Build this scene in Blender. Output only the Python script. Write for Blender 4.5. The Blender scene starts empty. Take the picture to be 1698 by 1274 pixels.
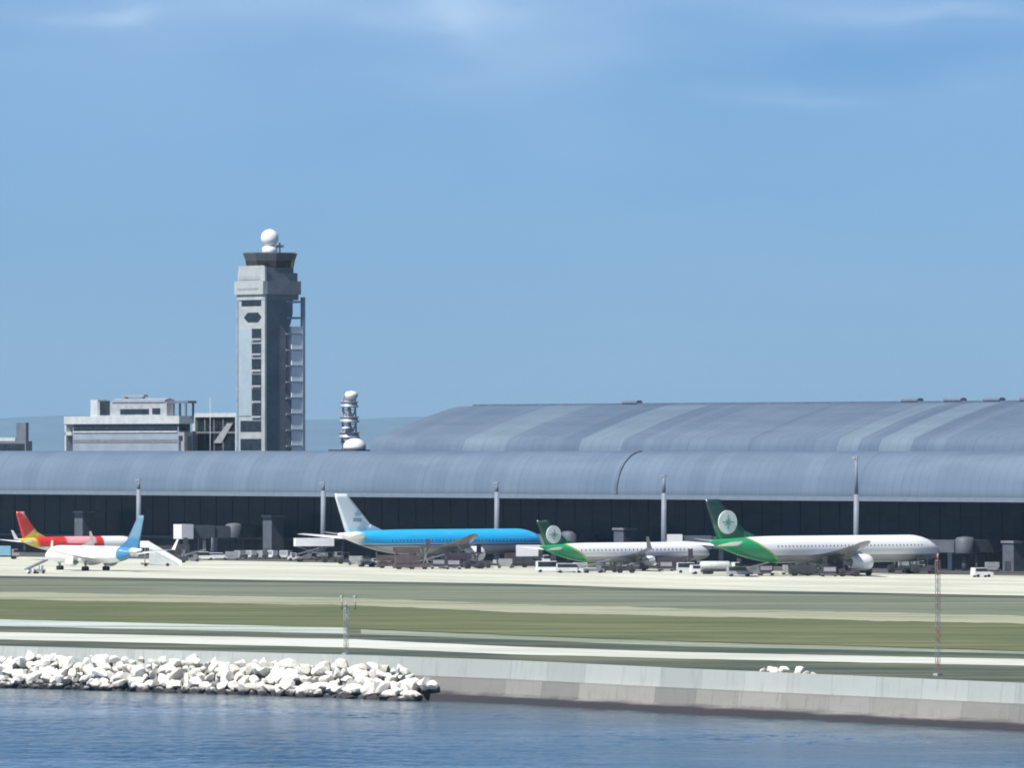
import bpy, math, random
from mathutils import Vector, Matrix, noise as mnoise
random.seed(11)
R = math.radians
S = bpy.context.scene
COL = S.collection

# ------------------------------------------------------------------ survey
# The place was surveyed from the photograph: F is the focal length in photo pixels, H the eye height,
# HOR the row of the eye level.  U runs along the terminal, V from the sea towards it.
F, H, HOR, CX = 12900.0, 32.0, 745.0, 849.0
EU, EV = Vector((.613, -.790, 0)).normalized(), Vector((.790, .613, 0)).normalized()
RU = math.atan2(EU.y, EU.x)
RV = math.atan2(EV.y, EV.x)
GZ = 4.0          # airfield level
SEA = -1.2


def ground(px, py, z=GZ):
    d = F * (H - z) / (py - HOR)
    return Vector(((px - CX) / F * d, d, z))


def at_depth(px, d, z=GZ):
    return Vector(((px - CX) / F * d, d, z))


def at_v(px, v, z=GZ):
    d = v / (EV.y + EV.x * (px - CX) / F)
    return Vector(((px - CX) / F * d, d, z))


# ------------------------------------------------------------------ mesh helpers
class MB:
    def __init__(s):
        s.v, s.f, s.m, s.s = [], [], [], []

    def add(s, verts, faces, mi=0, smooth=False):
        o = len(s.v)
        s.v += [tuple(p) for p in verts]
        for f in faces:
            s.f.append([i + o for i in f]); s.m.append(mi); s.s.append(smooth)
        return s

    def box(s, x0, x1, y0, y1, z0, z1, mi=0):
        vs = [(x, y, z) for z in (z0, z1) for y in (y0, y1) for x in (x0, x1)]
        return s.add(vs, [(0, 2, 3, 1), (4, 5, 7, 6), (0, 1, 5, 4), (2, 6, 7, 3), (0, 4, 6, 2), (1, 3, 7, 5)], mi)

    def prism(s, prof, a, b, axis='x', mi=0, smooth=False):
        """profile (p,q) extruded along an axis: x -> (a..b, p, q); y -> (p, a..b, q); z -> (p, q, a..b)"""
        def P(t, p, q):
            return (t, p, q) if axis == 'x' else ((p, t, q) if axis == 'y' else (p, q, t))
        n = len(prof)
        vs = [P(a, p, q) for p, q in prof] + [P(b, p, q) for p, q in prof]
        s.add(vs, [(i, (i + 1) % n, n + (i + 1) % n, n + i) for i in range(n)], mi, smooth)
        o = len(s.v) - 2 * n
        for r in (range(n), range(n, 2 * n)):
            s.f.append([o + i for i in r]); s.m.append(mi); s.s.append(False)
        return s

    def rings(s, rs, mi=0, smooth=True, cap=True):
        n = len(rs[0])
        vs = [p for r in rs for p in r]
        fs = []
        for k in range(len(rs) - 1):
            for i in range(n):
                j = (i + 1) % n
                fs.append((k * n + i, k * n + j, (k + 1) * n + j, (k + 1) * n + i))
        o = len(s.v)
        s.add(vs, fs, mi, smooth)
        if cap:
            for b in (0, (len(rs) - 1) * n):
                s.f.append([o + b + i for i in range(n)]); s.m.append(mi); s.s.append(False)
        return s

    def tube(s, p0, p1, r0, r1=None, n=8, mi=0, smooth=True):
        r1 = r0 if r1 is None else r1
        p0, p1 = Vector(p0), Vector(p1)
        d = (p1 - p0).normalized()
        a = d.orthogonal().normalized(); b = d.cross(a)
        def ring(c, r):
            return [c + a * (r * math.cos(2 * math.pi * i / n)) + b * (r * math.sin(2 * math.pi * i / n)) for i in range(n)]
        return s.rings([ring(p0, r0), ring(p1, r1)], mi, smooth)

    def lathe(s, prof, n=16, c=(0, 0, 0), mi=0, smooth=True):
        rs = [[(c[0] + r * math.cos(2 * math.pi * i / n), c[1] + r * math.sin(2 * math.pi * i / n), c[2] + z) for i in range(n)] for r, z in prof]
        return s.rings(rs, mi, smooth)

    def bar(s, p0, p1, w):
        return s.tube(p0, p1, w * .62, n=4, smooth=False)

    def build(s, name, mats, parent=None, loc=None, rz=0.0):
        me = bpy.data.meshes.new(name)
        me.from_pydata([tuple(p) for p in s.v], [], s.f)
        for m in (mats if isinstance(mats, (list, tuple)) else [mats]):
            me.materials.append(m)
        me.polygons.foreach_set('material_index', s.m)
        me.polygons.foreach_set('use_smooth', s.s)
        import bmesh
        bm = bmesh.new(); bm.from_mesh(me)
        bmesh.ops.recalc_face_normals(bm, faces=bm.faces)
        bm.to_mesh(me); bm.free()
        me.update()
        o = bpy.data.objects.new(name, me)
        COL.objects.link(o)
        if parent is not None:
            o.parent = parent
        if loc is not None:
            o.location = loc; o.rotation_euler = (0, 0, rz)
        return o


def tag(o, label=None, cat=None, group=None, kind=None):
    if label: o['label'] = label
    if cat: o['category'] = cat
    if group: o['group'] = group
    if kind: o['kind'] = kind
    return o


def thing(name, loc, rz, label, cat, group=None):
    o = bpy.data.objects.new(name, None)
    COL.objects.link(o)
    o.location = loc; o.rotation_euler = (0, 0, rz)
    o.empty_display_size = 1
    return tag(o, label, cat, group)


# ------------------------------------------------------------------ materials
class NT:
    def __init__(s, nt):
        s.nt = nt

    def n(s, t, **kw):
        nd = s.nt.nodes.new(t)
        for k, v in kw.items():
            setattr(nd, k, v)
        return nd

    def link(s, a, b):
        s.nt.links.new(a, b)

    def val(s, sock, x):
        if hasattr(x, 'is_output'):
            s.link(x, sock)
        else:
            sock.default_value = x

    def math(s, op, a, b=None, c=None, clamp=False):
        nd = s.n('ShaderNodeMath', operation=op, use_clamp=clamp)
        s.val(nd.inputs[0], a)
        if b is not None: s.val(nd.inputs[1], b)
        if c is not None: s.val(nd.inputs[2], c)
        return nd.outputs[0]

    def mix(s, f, a, b, mode='MIX'):
        nd = s.n('ShaderNodeMix', data_type='RGBA', blend_type=mode)
        s.val(nd.inputs[0], f)
        for i, x in ((6, a), (7, b)):
            if hasattr(x, 'is_output'): s.link(x, nd.inputs[i])
            else: nd.inputs[i].default_value = (*x, 1)
        return nd.outputs[2]

    def step(s, x, lo, hi):
        nd = s.n('ShaderNodeMapRange', interpolation_type='SMOOTHSTEP')
        s.val(nd.inputs[0], x); nd.inputs[1].default_value = lo; nd.inputs[2].default_value = hi
        return nd.outputs[0]

    def noise(s, vec, scale, detail=4, rough=.55, dist=0.0):
        nd = s.n('ShaderNodeTexNoise')
        nd.inputs['Scale'].default_value = scale; nd.inputs['Detail'].default_value = detail
        nd.inputs['Roughness'].default_value = rough; nd.inputs['Distortion'].default_value = dist
        s.link(vec, nd.inputs['Vector'])
        return nd.outputs['Fac']

    def map(s, vec, scale=(1, 1, 1), loc=(0, 0, 0), rot=(0, 0, 0)):
        nd = s.n('ShaderNodeMapping')
        nd.inputs['Scale'].default_value = scale; nd.inputs['Location'].default_value = loc; nd.inputs['Rotation'].default_value = rot
        s.link(vec, nd.inputs['Vector'])
        return nd.outputs[0]


def new_mat(name, rough=.6, metal=0.0, spec=.5):
    m = bpy.data.materials.new(name)
    m.use_nodes = True
    t = NT(m.node_tree)
    b = m.node_tree.nodes['Principled BSDF']
    b.inputs['Roughness'].default_value = rough
    b.inputs['Metallic'].default_value = metal
    b.inputs['Specular IOR Level'].default_value = spec
    co = t.n('ShaderNodeTexCoord').outputs['Object']
    return m, t, b, co


def mat(name, c, rough=.6, metal=0.0, amt=.18, scale=.6, stretch=(1, 1, 1), c2=None, spec=.5):
    """a plain surface with wear: noise mixes c with a second tone"""
    m, t, b, co = new_mat(name, rough, metal, spec)
    v = t.map(co, stretch)
    n1 = t.noise(v, scale, 5, .6)
    n2 = t.noise(v, scale * 9, 3, .6)
    f = t.step(t.math('ADD', t.math('MULTIPLY', n1, .7), t.math('MULTIPLY', n2, .3)), .36, .64)
    c2 = c2 or tuple(x * (1 - amt) for x in c)
    c1 = tuple(min(1, x * (1 + amt * .5)) for x in c)
    t.link(t.mix(f, c2, c1), b.inputs['Base Color'])
    t.link(t.math('ADD', t.math('MULTIPLY', n2, .15), rough - .07), b.inputs['Roughness'])
    return m


M = {}
M['white'] = mat('white_paint', (.78, .79, .80), .4, amt=.06)
M['offwhite'] = mat('off_white_panel', (.54, .57, .58), .55, amt=.14)
M['grey'] = mat('grey_paint', (.33, .34, .36), .5, amt=.15)
M['midgrey'] = mat('mid_grey_metal', (.20, .21, .23), .5, amt=.2)
M['gate'] = mat('gate_grey_paint', (.095, .112, .135), .6, amt=.2)
M['dark'] = mat('dark_metal', (.045, .047, .055), .55, amt=.3)
M['rubber'] = mat('black_rubber', (.02, .02, .022), .8, amt=.3)
M['glass'] = mat('dark_glass', (.018, .025, .035), .12, amt=.5)
m, t, b, co = new_mat('tinted_facade_glass', .3, 0, .12)
n1 = t.noise(t.map(co, (.035, .2, .16)), 1.0, 5, .6, .6); n2 = t.noise(t.map(co, (.25, .3, .1)), 1.0, 4, .65)
c = t.mix(t.step(n1, .36, .66), (.003, .010, .042), (.008, .025, .058))
c = t.mix(t.math('MULTIPLY', t.step(n2, .52, .72), .5), c, (.022, .036, .055))
sp = t.n('ShaderNodeSeparateXYZ'); t.link(co, sp.inputs[0])
wn = t.n('ShaderNodeTexWhiteNoise', noise_dimensions='2D')
cb = t.n('ShaderNodeCombineXYZ'); t.link(t.math('FLOOR', t.math('DIVIDE', sp.outputs[0], 7.2)), cb.inputs[0]); t.link(t.math('FLOOR', t.math('DIVIDE', sp.outputs[2], 3.1)), cb.inputs[1])
t.link(cb.outputs[0], wn.inputs['Vector'])
c = t.mix(t.math('MULTIPLY', t.step(wn.outputs['Value'], .55, 1.0), .35), c, (.020, .038, .056))
t.link(c, b.inputs['Base Color'])
M['facade'] = m
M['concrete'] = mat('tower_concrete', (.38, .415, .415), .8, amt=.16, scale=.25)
M['concrete_blue'] = mat('tower_cladding', (.33, .42, .47), .6, amt=.1, scale=.25)
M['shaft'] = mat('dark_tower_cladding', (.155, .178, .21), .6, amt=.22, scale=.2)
M['spandrel'] = mat('office_spandrel', (.30, .36, .42), .5, amt=.12, scale=.2)
M['steel'] = mat('galvanised_steel', (.42, .45, .49), .45, .3, amt=.12)
M['yellow'] = mat('yellow_paint', (.65, .45, .05), .5)
M['red'] = mat('red_paint', (.5, .06, .05), .5)
M['brown'] = mat('brown_loader_paint', (.095, .07, .078), .6, amt=.3)
M['plum'] = mat('plum_equipment_paint', (.058, .042, .075), .6, amt=.3)
M['blue'] = mat('blue_paint', (.05, .16, .4), .5)
m, t, b, co = new_mat('pale_armour_rock', .9, 0, .2)
n1 = t.noise(co, 1.1, 5, .6); n2 = t.noise(co, 5, 3, .6)
oi = t.n('ShaderNodeObjectInfo').outputs['Random']
pz = t.n('ShaderNodeSeparateXYZ'); t.link(t.n('ShaderNodeNewGeometry').outputs['Position'], pz.inputs[0])
c = t.mix(t.step(t.math('ADD', t.math('MULTIPLY', n1, .6), t.math('MULTIPLY', oi, .5)), .25, .75), (.60, .58, .51), (.80, .785, .73))
c = t.mix(t.math('MULTIPLY', t.step(n2, .52, .7), .4), c, (.36, .34, .30))
wl = t.math('ADD', pz.outputs[2], t.math('MULTIPLY', t.math('SUBTRACT', n1, .5), 1.6))
c = t.mix(t.step(wl, -.15, -.75), c, (.055, .05, .055))
t.link(c, b.inputs['Base Color'])
M['rock'] = m
M['apron'] = mat('apron_concrete', (.60, .58, .49), .9, amt=.12, scale=.03, stretch=(1, 1, 1))
M['paleblue'] = mat('pale_blue_paint', (.25, .5, .68), .45, amt=.1)


def strip_mat(name, ca, cb, bias=.5, sc=.02, width=.12, rough=.95, grain=.25):
    """ground cover: two tones in long drifts along the runway plus fine tufts"""
    m, t, b, co = new_mat(name, rough, 0, .15)
    al = t.map(co, (.16, 1, 1), rot=(0, 0, -RU))
    n1 = t.noise(al, sc * 3.2, 6, .62, .6)
    n2 = t.noise(co, .9, 4, .7)
    n3 = t.noise(t.map(co, (.1, 1, 1), rot=(0, 0, -RU)), .35, 3, .6)
    f = t.math('ADD', n1, t.math('MULTIPLY', t.math('SUBTRACT', n2, .5), grain))
    f = t.math('ADD', f, t.math('MULTIPLY', t.math('SUBTRACT', n3, .5), .8))
    f = t.step(f, bias - width, bias + width)
    n4 = t.noise(t.map(co, (.30, 1, 1), rot=(0, 0, -RU)), .055, 5, .65, .5)     # worn and yellowed patches
    c = t.mix(t.math('MULTIPLY', t.step(n4, .48, .66), .8), t.mix(f, ca, cb), tuple(.55 * x + .45 * y for x, y in zip(ca, (.30, .28, .17))))
    t.link(c, b.inputs['Base Color'])
    bp = t.n('ShaderNodeBump'); bp.inputs['Strength'].default_value = .25; bp.inputs['Distance'].default_value = .2
    t.link(n2, bp.inputs['Height']); t.link(bp.outputs[0], b.inputs['Normal'])
    return m


M['olive'] = strip_mat('olive_grass', (.084, .110, .046), (.132, .148, .076), .5)
M['greygreen'] = strip_mat('grey_green_grass', (.112, .138, .094), (.190, .212, .165), .52)
M['palestrip'] = strip_mat('pale_worn_strip', (.33, .345, .25), (.13, .15, .085), .58, width=.12)
M['darkverge'] = strip_mat('dark_verge', (.050, .072, .056), (.115, .128, .092), .56)
M['road'] = strip_mat('pale_perimeter_road', (.56, .59, .53), (.40, .43, .38), .62, width=.14)
M['track'] = strip_mat('pale_service_track', (.50, .56, .53), (.24, .29, .24), .56, width=.14)
M['ground'] = strip_mat('dry_airfield_ground', (.13, .15, .10), (.09, .105, .065), .5)


# ------------------------------------------------------------------ sky, sun, air
SUN_H = Vector((-.711, -.704)).normalized()
SUN_EL = R(54)
W = bpy.data.worlds.new('World')
S.world = W
W.use_nodes = True
wt = NT(W.node_tree)
bg = W.node_tree.nodes['Background']
sky = wt.n('ShaderNodeTexSky', sky_type='NISHITA')
sky.sun_disc = False
sky.sun_elevation = SUN_EL
sky.sun_rotation = math.atan2(SUN_H.x, SUN_H.y)
sky.altitude = 3000
sky.air_density = 1.0
sky.dust_density = 0.1
sky.ozone_density = 4.0
gen = wt.n('ShaderNodeTexCoord').outputs['Generated']
# soft high cloud: drifts at fixed bearings, their edges broken by noise
warp = wt.n('ShaderNodeTexNoise'); warp.inputs['Scale'].default_value = 1.0; warp.inputs['Detail'].default_value = 5
wt.link(wt.map(gen, (34, 34, 110)), warp.inputs['Vector'])
sep = wt.n('ShaderNodeSeparateXYZ'); wt.link(gen, sep.inputs[0])
wsep = wt.n('ShaderNodeSeparateColor'); wt.link(warp.outputs['Color'], wsep.inputs[0])
wx = wt.math('ADD', sep.outputs[0], wt.math('MULTIPLY', wt.math('SUBTRACT', wsep.outputs[0], .5), .030))
wz = wt.math('ADD', sep.outputs[2], wt.math('MULTIPLY', wt.math('SUBTRACT', wsep.outputs[1], .5), .010))
CL = [  # photo x, y, half widths, amount
    (765, 15, 80, 65, .30), (185, 22, 75, 16, .24), (430, 10, 330, 40, .13), (900, 60, 140, 90, .12), (720, 135, 170, 40, .08),
    (1420, 88, 260, 40, -.075), (1310, 148, 110, 16, .11), (1560, 12, 170, 16, .16), (1120, 34, 120, 18, -.03),
    (1640, 150, 90, 25, .05), (150, 120, 300, 110, .05), (950, 200, 120, 60, .04), (620, 40, 70, 25, .08), (520, 15, 700, 75, .12), (1400, -15, 420, 55, .12), (300, 170, 420, 120, .035)]
tot = None
for px, py, sx, sy, a in CL:
    dx = wt.math('DIVIDE', wt.math('SUBTRACT', wx, (px - CX) / F), sx / F)
    dz = wt.math('DIVIDE', wt.math('SUBTRACT', wz, (HOR - py) / F), sy / F)
    e = wt.math('EXPONENT', wt.math('MULTIPLY', wt.math('ADD', wt.math('MULTIPLY', dx, dx), wt.math('MULTIPLY', dz, dz)), -1.0))
    e = wt.math('MULTIPLY', e, a)
    tot = e if tot is None else wt.math('ADD', tot, e)
soft = wt.noise(wt.map(gen, (20, 20, 75), (3, 1, 2)), 1.0, 5, .55, .4)
tot = wt.math('ADD', tot, wt.math('MULTIPLY', wt.math('SUBTRACT', soft, .5), .10))
vm = wt.n('ShaderNodeVectorMath', operation='SCALE')
vm.inputs[0].default_value = (4.2, 3.9, 3.0)
wt.link(tot, vm.inputs[3])
lowsky = wt.step(sep.outputs[2], -.005, .075)     # the sea air near the horizon takes a little of the glare
tint = wt.mix(1.0, sky.outputs[0], wt.mix(lowsky, (.325, .475, .735), (.425, .572, .775)), 'MULTIPLY')
va = wt.n('ShaderNodeVectorMath', operation='ADD')
wt.link(tint, va.inputs[0]); wt.link(vm.outputs[0], va.inputs[1])
vx = wt.n('ShaderNodeVectorMath', operation='MAXIMUM'); wt.link(va.outputs[0], vx.inputs[0])
wt.link(vx.outputs[0], bg.inputs['Color'])
bg.inputs['Strength'].default_value = .09

sl = bpy.data.lights.new('sun', 'SUN')
sl.energy = 5.0; sl.angle = R(.53); sl.color = (1.0, .96, .90)
so = bpy.data.objects.new('sun', sl); COL.objects.link(so)
sd = Vector((SUN_H.x * math.cos(SUN_EL), SUN_H.y * math.cos(SUN_EL), math.sin(SUN_EL)))
so.rotation_euler = sd.to_track_quat('Z', 'Y').to_euler()
so.location = (0, 0, 400)

cam = bpy.data.cameras.new('camera')
cam.sensor_width = 36; cam.sensor_fit = 'HORIZONTAL'
cam.lens = F / 1698 * 36
cam.shift_y = (HOR - 637) / 1698
cam.clip_start = 1; cam.clip_end = 60000
co_ = bpy.data.objects.new('camera', cam); COL.objects.link(co_)
co_.location = (0, 0, H); co_.rotation_euler = (R(90), 0, 0)
S.camera = co_

S.view_settings.view_transform = 'Standard'
S.view_settings.look = 'None'
S.view_settings.exposure = 0.4
S.view_settings.gamma = 1.0
S.cycles.pixel_filter_type = 'GAUSSIAN'
S.cycles.filter_width = 2.1
S.cycles.use_denoising = True
S.cycles.max_bounces = 6
S.cycles.volume_bounces = 1

hz = bpy.data.materials.new('sea_haze'); hz.use_nodes = True
hz.node_tree.nodes.clear()
ho = hz.node_tree.nodes.new('ShaderNodeOutputMaterial')
hv = hz.node_tree.nodes.new('ShaderNodeVolumePrincipled')
hv.inputs['Color'].default_value = (.55, .80, 1.0, 1)
hv.inputs['Density'].default_value = 2.1e-5
hv.inputs['Anisotropy'].default_value = .2
hz.node_tree.links.new(hv.outputs[0], ho.inputs['Volume'])
tag(MB().box(-34000, 34000, -600, 52000, -6.5, 420).build('haze', hz), kind='stuff')

# ------------------------------------------------------------------ water
m, t, b, co = new_mat('sea_water', .14, 0, .5)
al = t.map(co, (1, 1, 1), rot=(0, 0, R(20)))
big = t.noise(t.map(co, (.30, .055, 1)), .055, 5, .6, .8)
drift = t.noise(t.map(co, (.012, .022, 1), (4.0, 9.0, 0)), 1.0, 4, .55, .9)
w1 = t.noise(t.map(al, (.42, .75, 1)), .42, 5, .65, .3)
w2 = t.noise(t.map(al, (.8, 1.3, 1)), 1.25, 4, .6)
hgt = t.math('ADD', t.math('MULTIPLY', w1, 1.0), t.math('MULTIPLY', w2, .35))
bp = t.n('ShaderNodeBump'); bp.inputs['Distance'].default_value = 1.0
t.link(hgt, bp.inputs['Height'])
calm = t.step(drift, .50, .64)
t.link(t.math('SUBTRACT', .36, t.math('MULTIPLY', calm, .16)), bp.inputs['Strength'])
t.link(bp.outputs[0], b.inputs['Normal'])
wc = t.mix(t.step(big, .35, .65), (.038, .078, .110), (.054, .100, .136))
t.link(t.mix(t.math('MULTIPLY', calm, .55), wc, (.13, .20, .255)), b.inputs['Base Color'])  # paler base colour stands in for brighter sky reflection on calm drifts
b.inputs['IOR'].default_value = 1.33
M['water'] = m


def sea_mesh():
    """choppy channel between the camera and the island, calm sheet beyond"""
    from mathutils import noise as mn
    X0, X1, Y0, Y1 = -130.0, 130.0, 770.0, 1140.0
    nx, ny = 650, 400
    vs, fs = [], []
    for j in range(ny + 1):
        y = Y0 + (Y1 - Y0) * j / ny
        for i in range(nx + 1):
            x = X0 + (X1 - X0) * i / nx
            e = min(1, min(x - X0, X1 - x) / 12, min(y - Y0, Y1 - y) / 12)
            h = 0.0
            if e > 0:
                h = .16 * mn.noise(Vector((x * .22 + y * .05, y * .16, 0))) + .11 * mn.noise(Vector((x * .62 + 9, y * .33 - x * .1, 4))) + .06 * mn.noise(Vector((x * 1.25, y * .55, 8)))
                h *= .58 + .65 * mn.noise(Vector((x * .016, y * .020, 2)))
            vs.append((x, y, SEA + h * max(0, e)))
    w = nx + 1
    for j in range(ny):
        for i in range(nx):
            fs.append((j * w + i, j * w + i + 1, (j + 1) * w + i + 1, (j + 1) * w + i))
    g = MB()
    g.add(vs, fs, smooth=True)
    A, B, C_, D_ = -30000, 30000, -500, 48000
    for x0, x1, y0, y1 in ((A, B, C_, Y0), (A, B, Y1, D_), (A, X0, Y0, Y1), (X1, B, Y0, Y1)):
        g.add([(x0, y0, SEA), (x1, y0, SEA), (x1, y1, SEA), (x0, y1, SEA)], [(0, 1, 2, 3)], smooth=True)
    return g


tag(sea_mesh().build('water', M['water']), kind='structure')

# ------------------------------------------------------------------ airfield ground
XS = [-1500, 0, 300, 588, 849, 1120, 1400, 1698, 2100, 3000]


def row(ys):
    """rows given at x = 0, 588, 849, 1120, 1698 -> values at XS"""
    kx = [0, 588, 849, 1120, 1698]
    out = []
    for x in XS:
        i = max(0, min(3, sum(1 for k in kx if k <= x) - 1))
        out.append(ys[i] + (ys[i + 1] - ys[i]) * (x - kx[i]) / (kx[i + 1] - kx[i]))
    return out


E_APRON = row([956, 965, 969, 978, 989])
PALE_T = row([983, 993, 1003, 1010, 1022])
PALE_B = row([995, 1005, 1017, 1023, 1036])
W1_T = row([1029, 1043, 1054, 1064, 1080])
W1_B = row([1040, 1053, 1062, 1073, 1086])
W2_T = row([1050, 1062, 1074, 1083, 1095])
W2_B = row([1062, 1076, 1087, 1094, 1106])
WALLT = row([1072, 1087, 1096, 1109, 1134])
WZ = 4.35


def line(rows, z=GZ):
    return [ground(x, y, z) for x, y in zip(XS, rows)]


def ribbon(name, top, bot, m, lift, xr=None, sub=24, wa=.7, wb=.7):
    """ground sheet between two surveyed lines; its edges wander a little like mown or worn edges do"""
    a, c = line(top), line(bot)
    g = MB(); vs = []; fs = []
    rnd = random.Random(name)
    for i in range(len(a) - 1):
        for k in range(sub + (1 if i == len(a) - 2 else 0)):
            f = k / sub
            px = XS[i] + (XS[i + 1] - XS[i]) * f
            if xr and not (xr[0] <= px <= xr[1]):
                continue
            p, q = a[i].lerp(a[i + 1], f), c[i].lerp(c[i + 1], f)
            def wob(y, w):
                return w * (1.1 * mnoise.noise(Vector((px * .011, y, 1))) + .7 * mnoise.noise(Vector((px * .045, y, 5))) + rnd.uniform(-.12, .12))
            p = p + Vector((p.x / p.y, 1, 0)) * (1.6 * wob(top[0] * .37, wa)); q = q + Vector((q.x / q.y, 1, 0)) * (1.6 * wob(bot[0] * .37, wb))
            vs += [(p.x, p.y, GZ + lift), (q.x, q.y, GZ + lift)]
    n = len(vs) // 2
    fs = [(2 * i, 2 * i + 1, 2 * i + 3, 2 * i + 2) for i in range(n - 1)]
    g.add(vs, fs)
    return tag(g.build(name, m), kind='structure')


wall_line = [ground(x, y, WZ) for x, y in zip(XS, WALLT)]
g = MB()
far_l, far_r = Vector((-6000, 9000, GZ)), Vector((6000, 9000, GZ))
poly = [(p.x, p.y, GZ) for p in wall_line]
first, last = wall_line[0], wall_line[-1]
e0 = first - EU * 1500; e1 = last + EU * 300
poly = [(e0.x, e0.y, GZ)] + poly + [(e1.x, e1.y, GZ), (900, 1200, GZ), (6000, 9000, GZ), (-6000, 9000, GZ)]
top_n = len(poly)
g.add(poly, [tuple(range(top_n))])
tag(g.build('ground', M['ground']), kind='structure')

g = MB()
a = line(E_APRON)
vs = []
for p in [a[0] - EU * 900] + a + [a[-1] + EU * 400]:
    v = p.dot(EV)
    q = p + EV * (1232 - v)
    vs += [(p.x, p.y, GZ + .05), (q.x, q.y, GZ + .05)]
g.add(vs, [(2 * i, 2 * i + 1, 2 * i + 3, 2 * i + 2) for i in range(len(a) + 1)])
m, t, b, co = new_mat('apron_concrete', .9, 0, .2)
al = t.map(co, (1, 1, 1), rot=(0, 0, -RU))
n1 = t.noise(t.map(al, (.3, 1, 1)), .05, 5, .6, .4); n2 = t.noise(al, .8, 3, .6)
br = t.n('ShaderNodeTexBrick'); br.offset = 0
br.inputs['Color1'].default_value = (1, 1, 1, 1); br.inputs['Color2'].default_value = (.92, .92, .92, 1); br.inputs['Mortar'].default_value = (.6, .6, .6, 1)
br.inputs['Scale'].default_value = 1; br.inputs['Mortar Size'].default_value = .05; br.inputs['Brick Width'].default_value = 7.5; br.inputs['Row Height'].default_value = 7.5
t.link(al, br.inputs['Vector'])
f = t.step(t.math('ADD', n1, t.math('MULTIPLY', t.math('SUBTRACT', n2, .5), .15)), .38, .62)
t.link(t.mix(1, t.mix(f, (.47, .475, .385), (.59, .60, .50)), br.outputs['Color'], 'MULTIPLY'), b.inputs['Base Color'])
M['apron'] = m
tag(g.build('apron', M['apron']), kind='structure')

up = [y - 5 for y in E_APRON]
ribbon('taxiway_shoulder', E_APRON, [y + 4 for y in E_APRON], M['darkverge'], .09)
ribbon('grey_grass', [y + 3 for y in E_APRON], PALE_T, M['greygreen'], .06, wb=4)
ribbon('runway', PALE_T, PALE_B, M['palestrip'], .08, wa=4, wb=3.5)
ribbon('grass', PALE_B, W1_T, M['olive'], .06, wa=3.5, wb=2)
ribbon('service_track', W1_T, W1_B, M['track'], .10, (-500, 585))
ribbon('worn_track', [y + 2 for y in W1_T], W1_B, strip_mat('worn_track_cover', (.20, .24, .18), (.40, .44, .38), .58), .08, (590, 2200))
ribbon('dark_verge', W1_B, W2_T, M['darkverge'], .06, wa=1.5)
ribbon('perimeter_road', W2_T, W2_B, M['road'], .10)
ribbon('grass_verge', W2_B, [y + .3 for y in WALLT], M['darkverge'], .06)

g = MB(); vs = []
for k in range(61):
    u = -2150 + 1000 * k / 60
    for v in (1138 + 3 * mnoise.noise(Vector((u * .02, 3, 1))), 1182.5):
        q = EU * u + EV * v
        vs.append((q.x, q.y, GZ + .10))
g.add(vs, [(2 * i, 2 * i + 1, 2 * i + 3, 2 * i + 2) for i in range(60)])
tag(g.build('service_road', strip_mat('dark_service_asphalt', (.055, .058, .064), (.105, .108, .112), .55, rough=.9)), kind='structure')

# ------------------------------------------------------------------ seawall
sroot = thing('seawall', wall_line[4], 0, 'long pale concrete seawall dropping to stained footing at the water', 'seawall')
sh_dir = (wall_line[7] - wall_line[1]).normalized()
sh_out = Vector((sh_dir.y, -sh_dir.x, 0))
if sh_out.dot(EV) > 0: sh_out = -sh_out
SR = math.atan2(sh_dir.y, sh_dir.x)


def swmat(name, c1, c2, lowdark):
    m, t, b, co = new_mat(name, .85, 0, .2)
    al = t.map(co, (1, 1, 1), rot=(0, 0, -SR))
    sp = t.n('ShaderNodeSeparateXYZ'); t.link(al, sp.inputs[0])
    wn = t.n('ShaderNodeTexWhiteNoise', noise_dimensions='1D')
    t.link(t.math('FLOOR', t.math('DIVIDE', sp.outputs[0], 9.5)), wn.inputs['W'])
    n1 = t.noise(t.map(al, (.25, 1, 1.4)), .35, 6, .65, .5)
    n2 = t.noise(t.map(al, (1, 1, .15)), 1.1, 4, .6)
    f = t.math('ADD', t.math('MULTIPLY', wn.outputs['Value'], .55), t.math('MULTIPLY', n1, .5))
    c = t.mix(t.step(f, .2, .85), c2, c1)
    jn = t.math('ABSOLUTE', t.math('SUBTRACT', t.math('FRACT', t.math('DIVIDE', sp.outputs[0], 9.5)), .5))
    c = t.mix(t.math('MULTIPLY', t.step(jn, .488, .499), .35), c, (.12, .13, .13))
    c = t.mix(t.math('MULTIPLY', t.step(n2, .5, .75), .35), c, tuple(x * .6 for x in c2))
    if lowdark is not None:   # weed and wet line above the water
        wl = t.math('ADD', sp.outputs[2], t.math('MULTIPLY', t.math('SUBTRACT', n1, .5), 1.1))
        c = t.mix(t.step(wl, lowdark - .35, lowdark + .35), (.055, .052, .058), c)
    t.link(c, b.inputs['Base Color'])
    return m


M['wall_up'] = swmat('pale_wall_concrete', (.415, .445, .42), (.345, .375, .355), None)
M['wall_lo'] = swmat('stained_wall_concrete', (.33, .32, .29), (.22, .215, .20), -4.5)


def extrude(line_, prof, name, m):
    """profile of (outward offset, z) swept along the wall line"""
    g = MB(); o = sroot.location
    rs = []
    for p in line_:
        rs.append([(p.x - o.x + sh_out.x * a, p.y - o.y + sh_out.y * a, z - o.z) for a, z in prof])
    g.rings(rs, smooth=False)
    return g.build(name, m, sroot)


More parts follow.
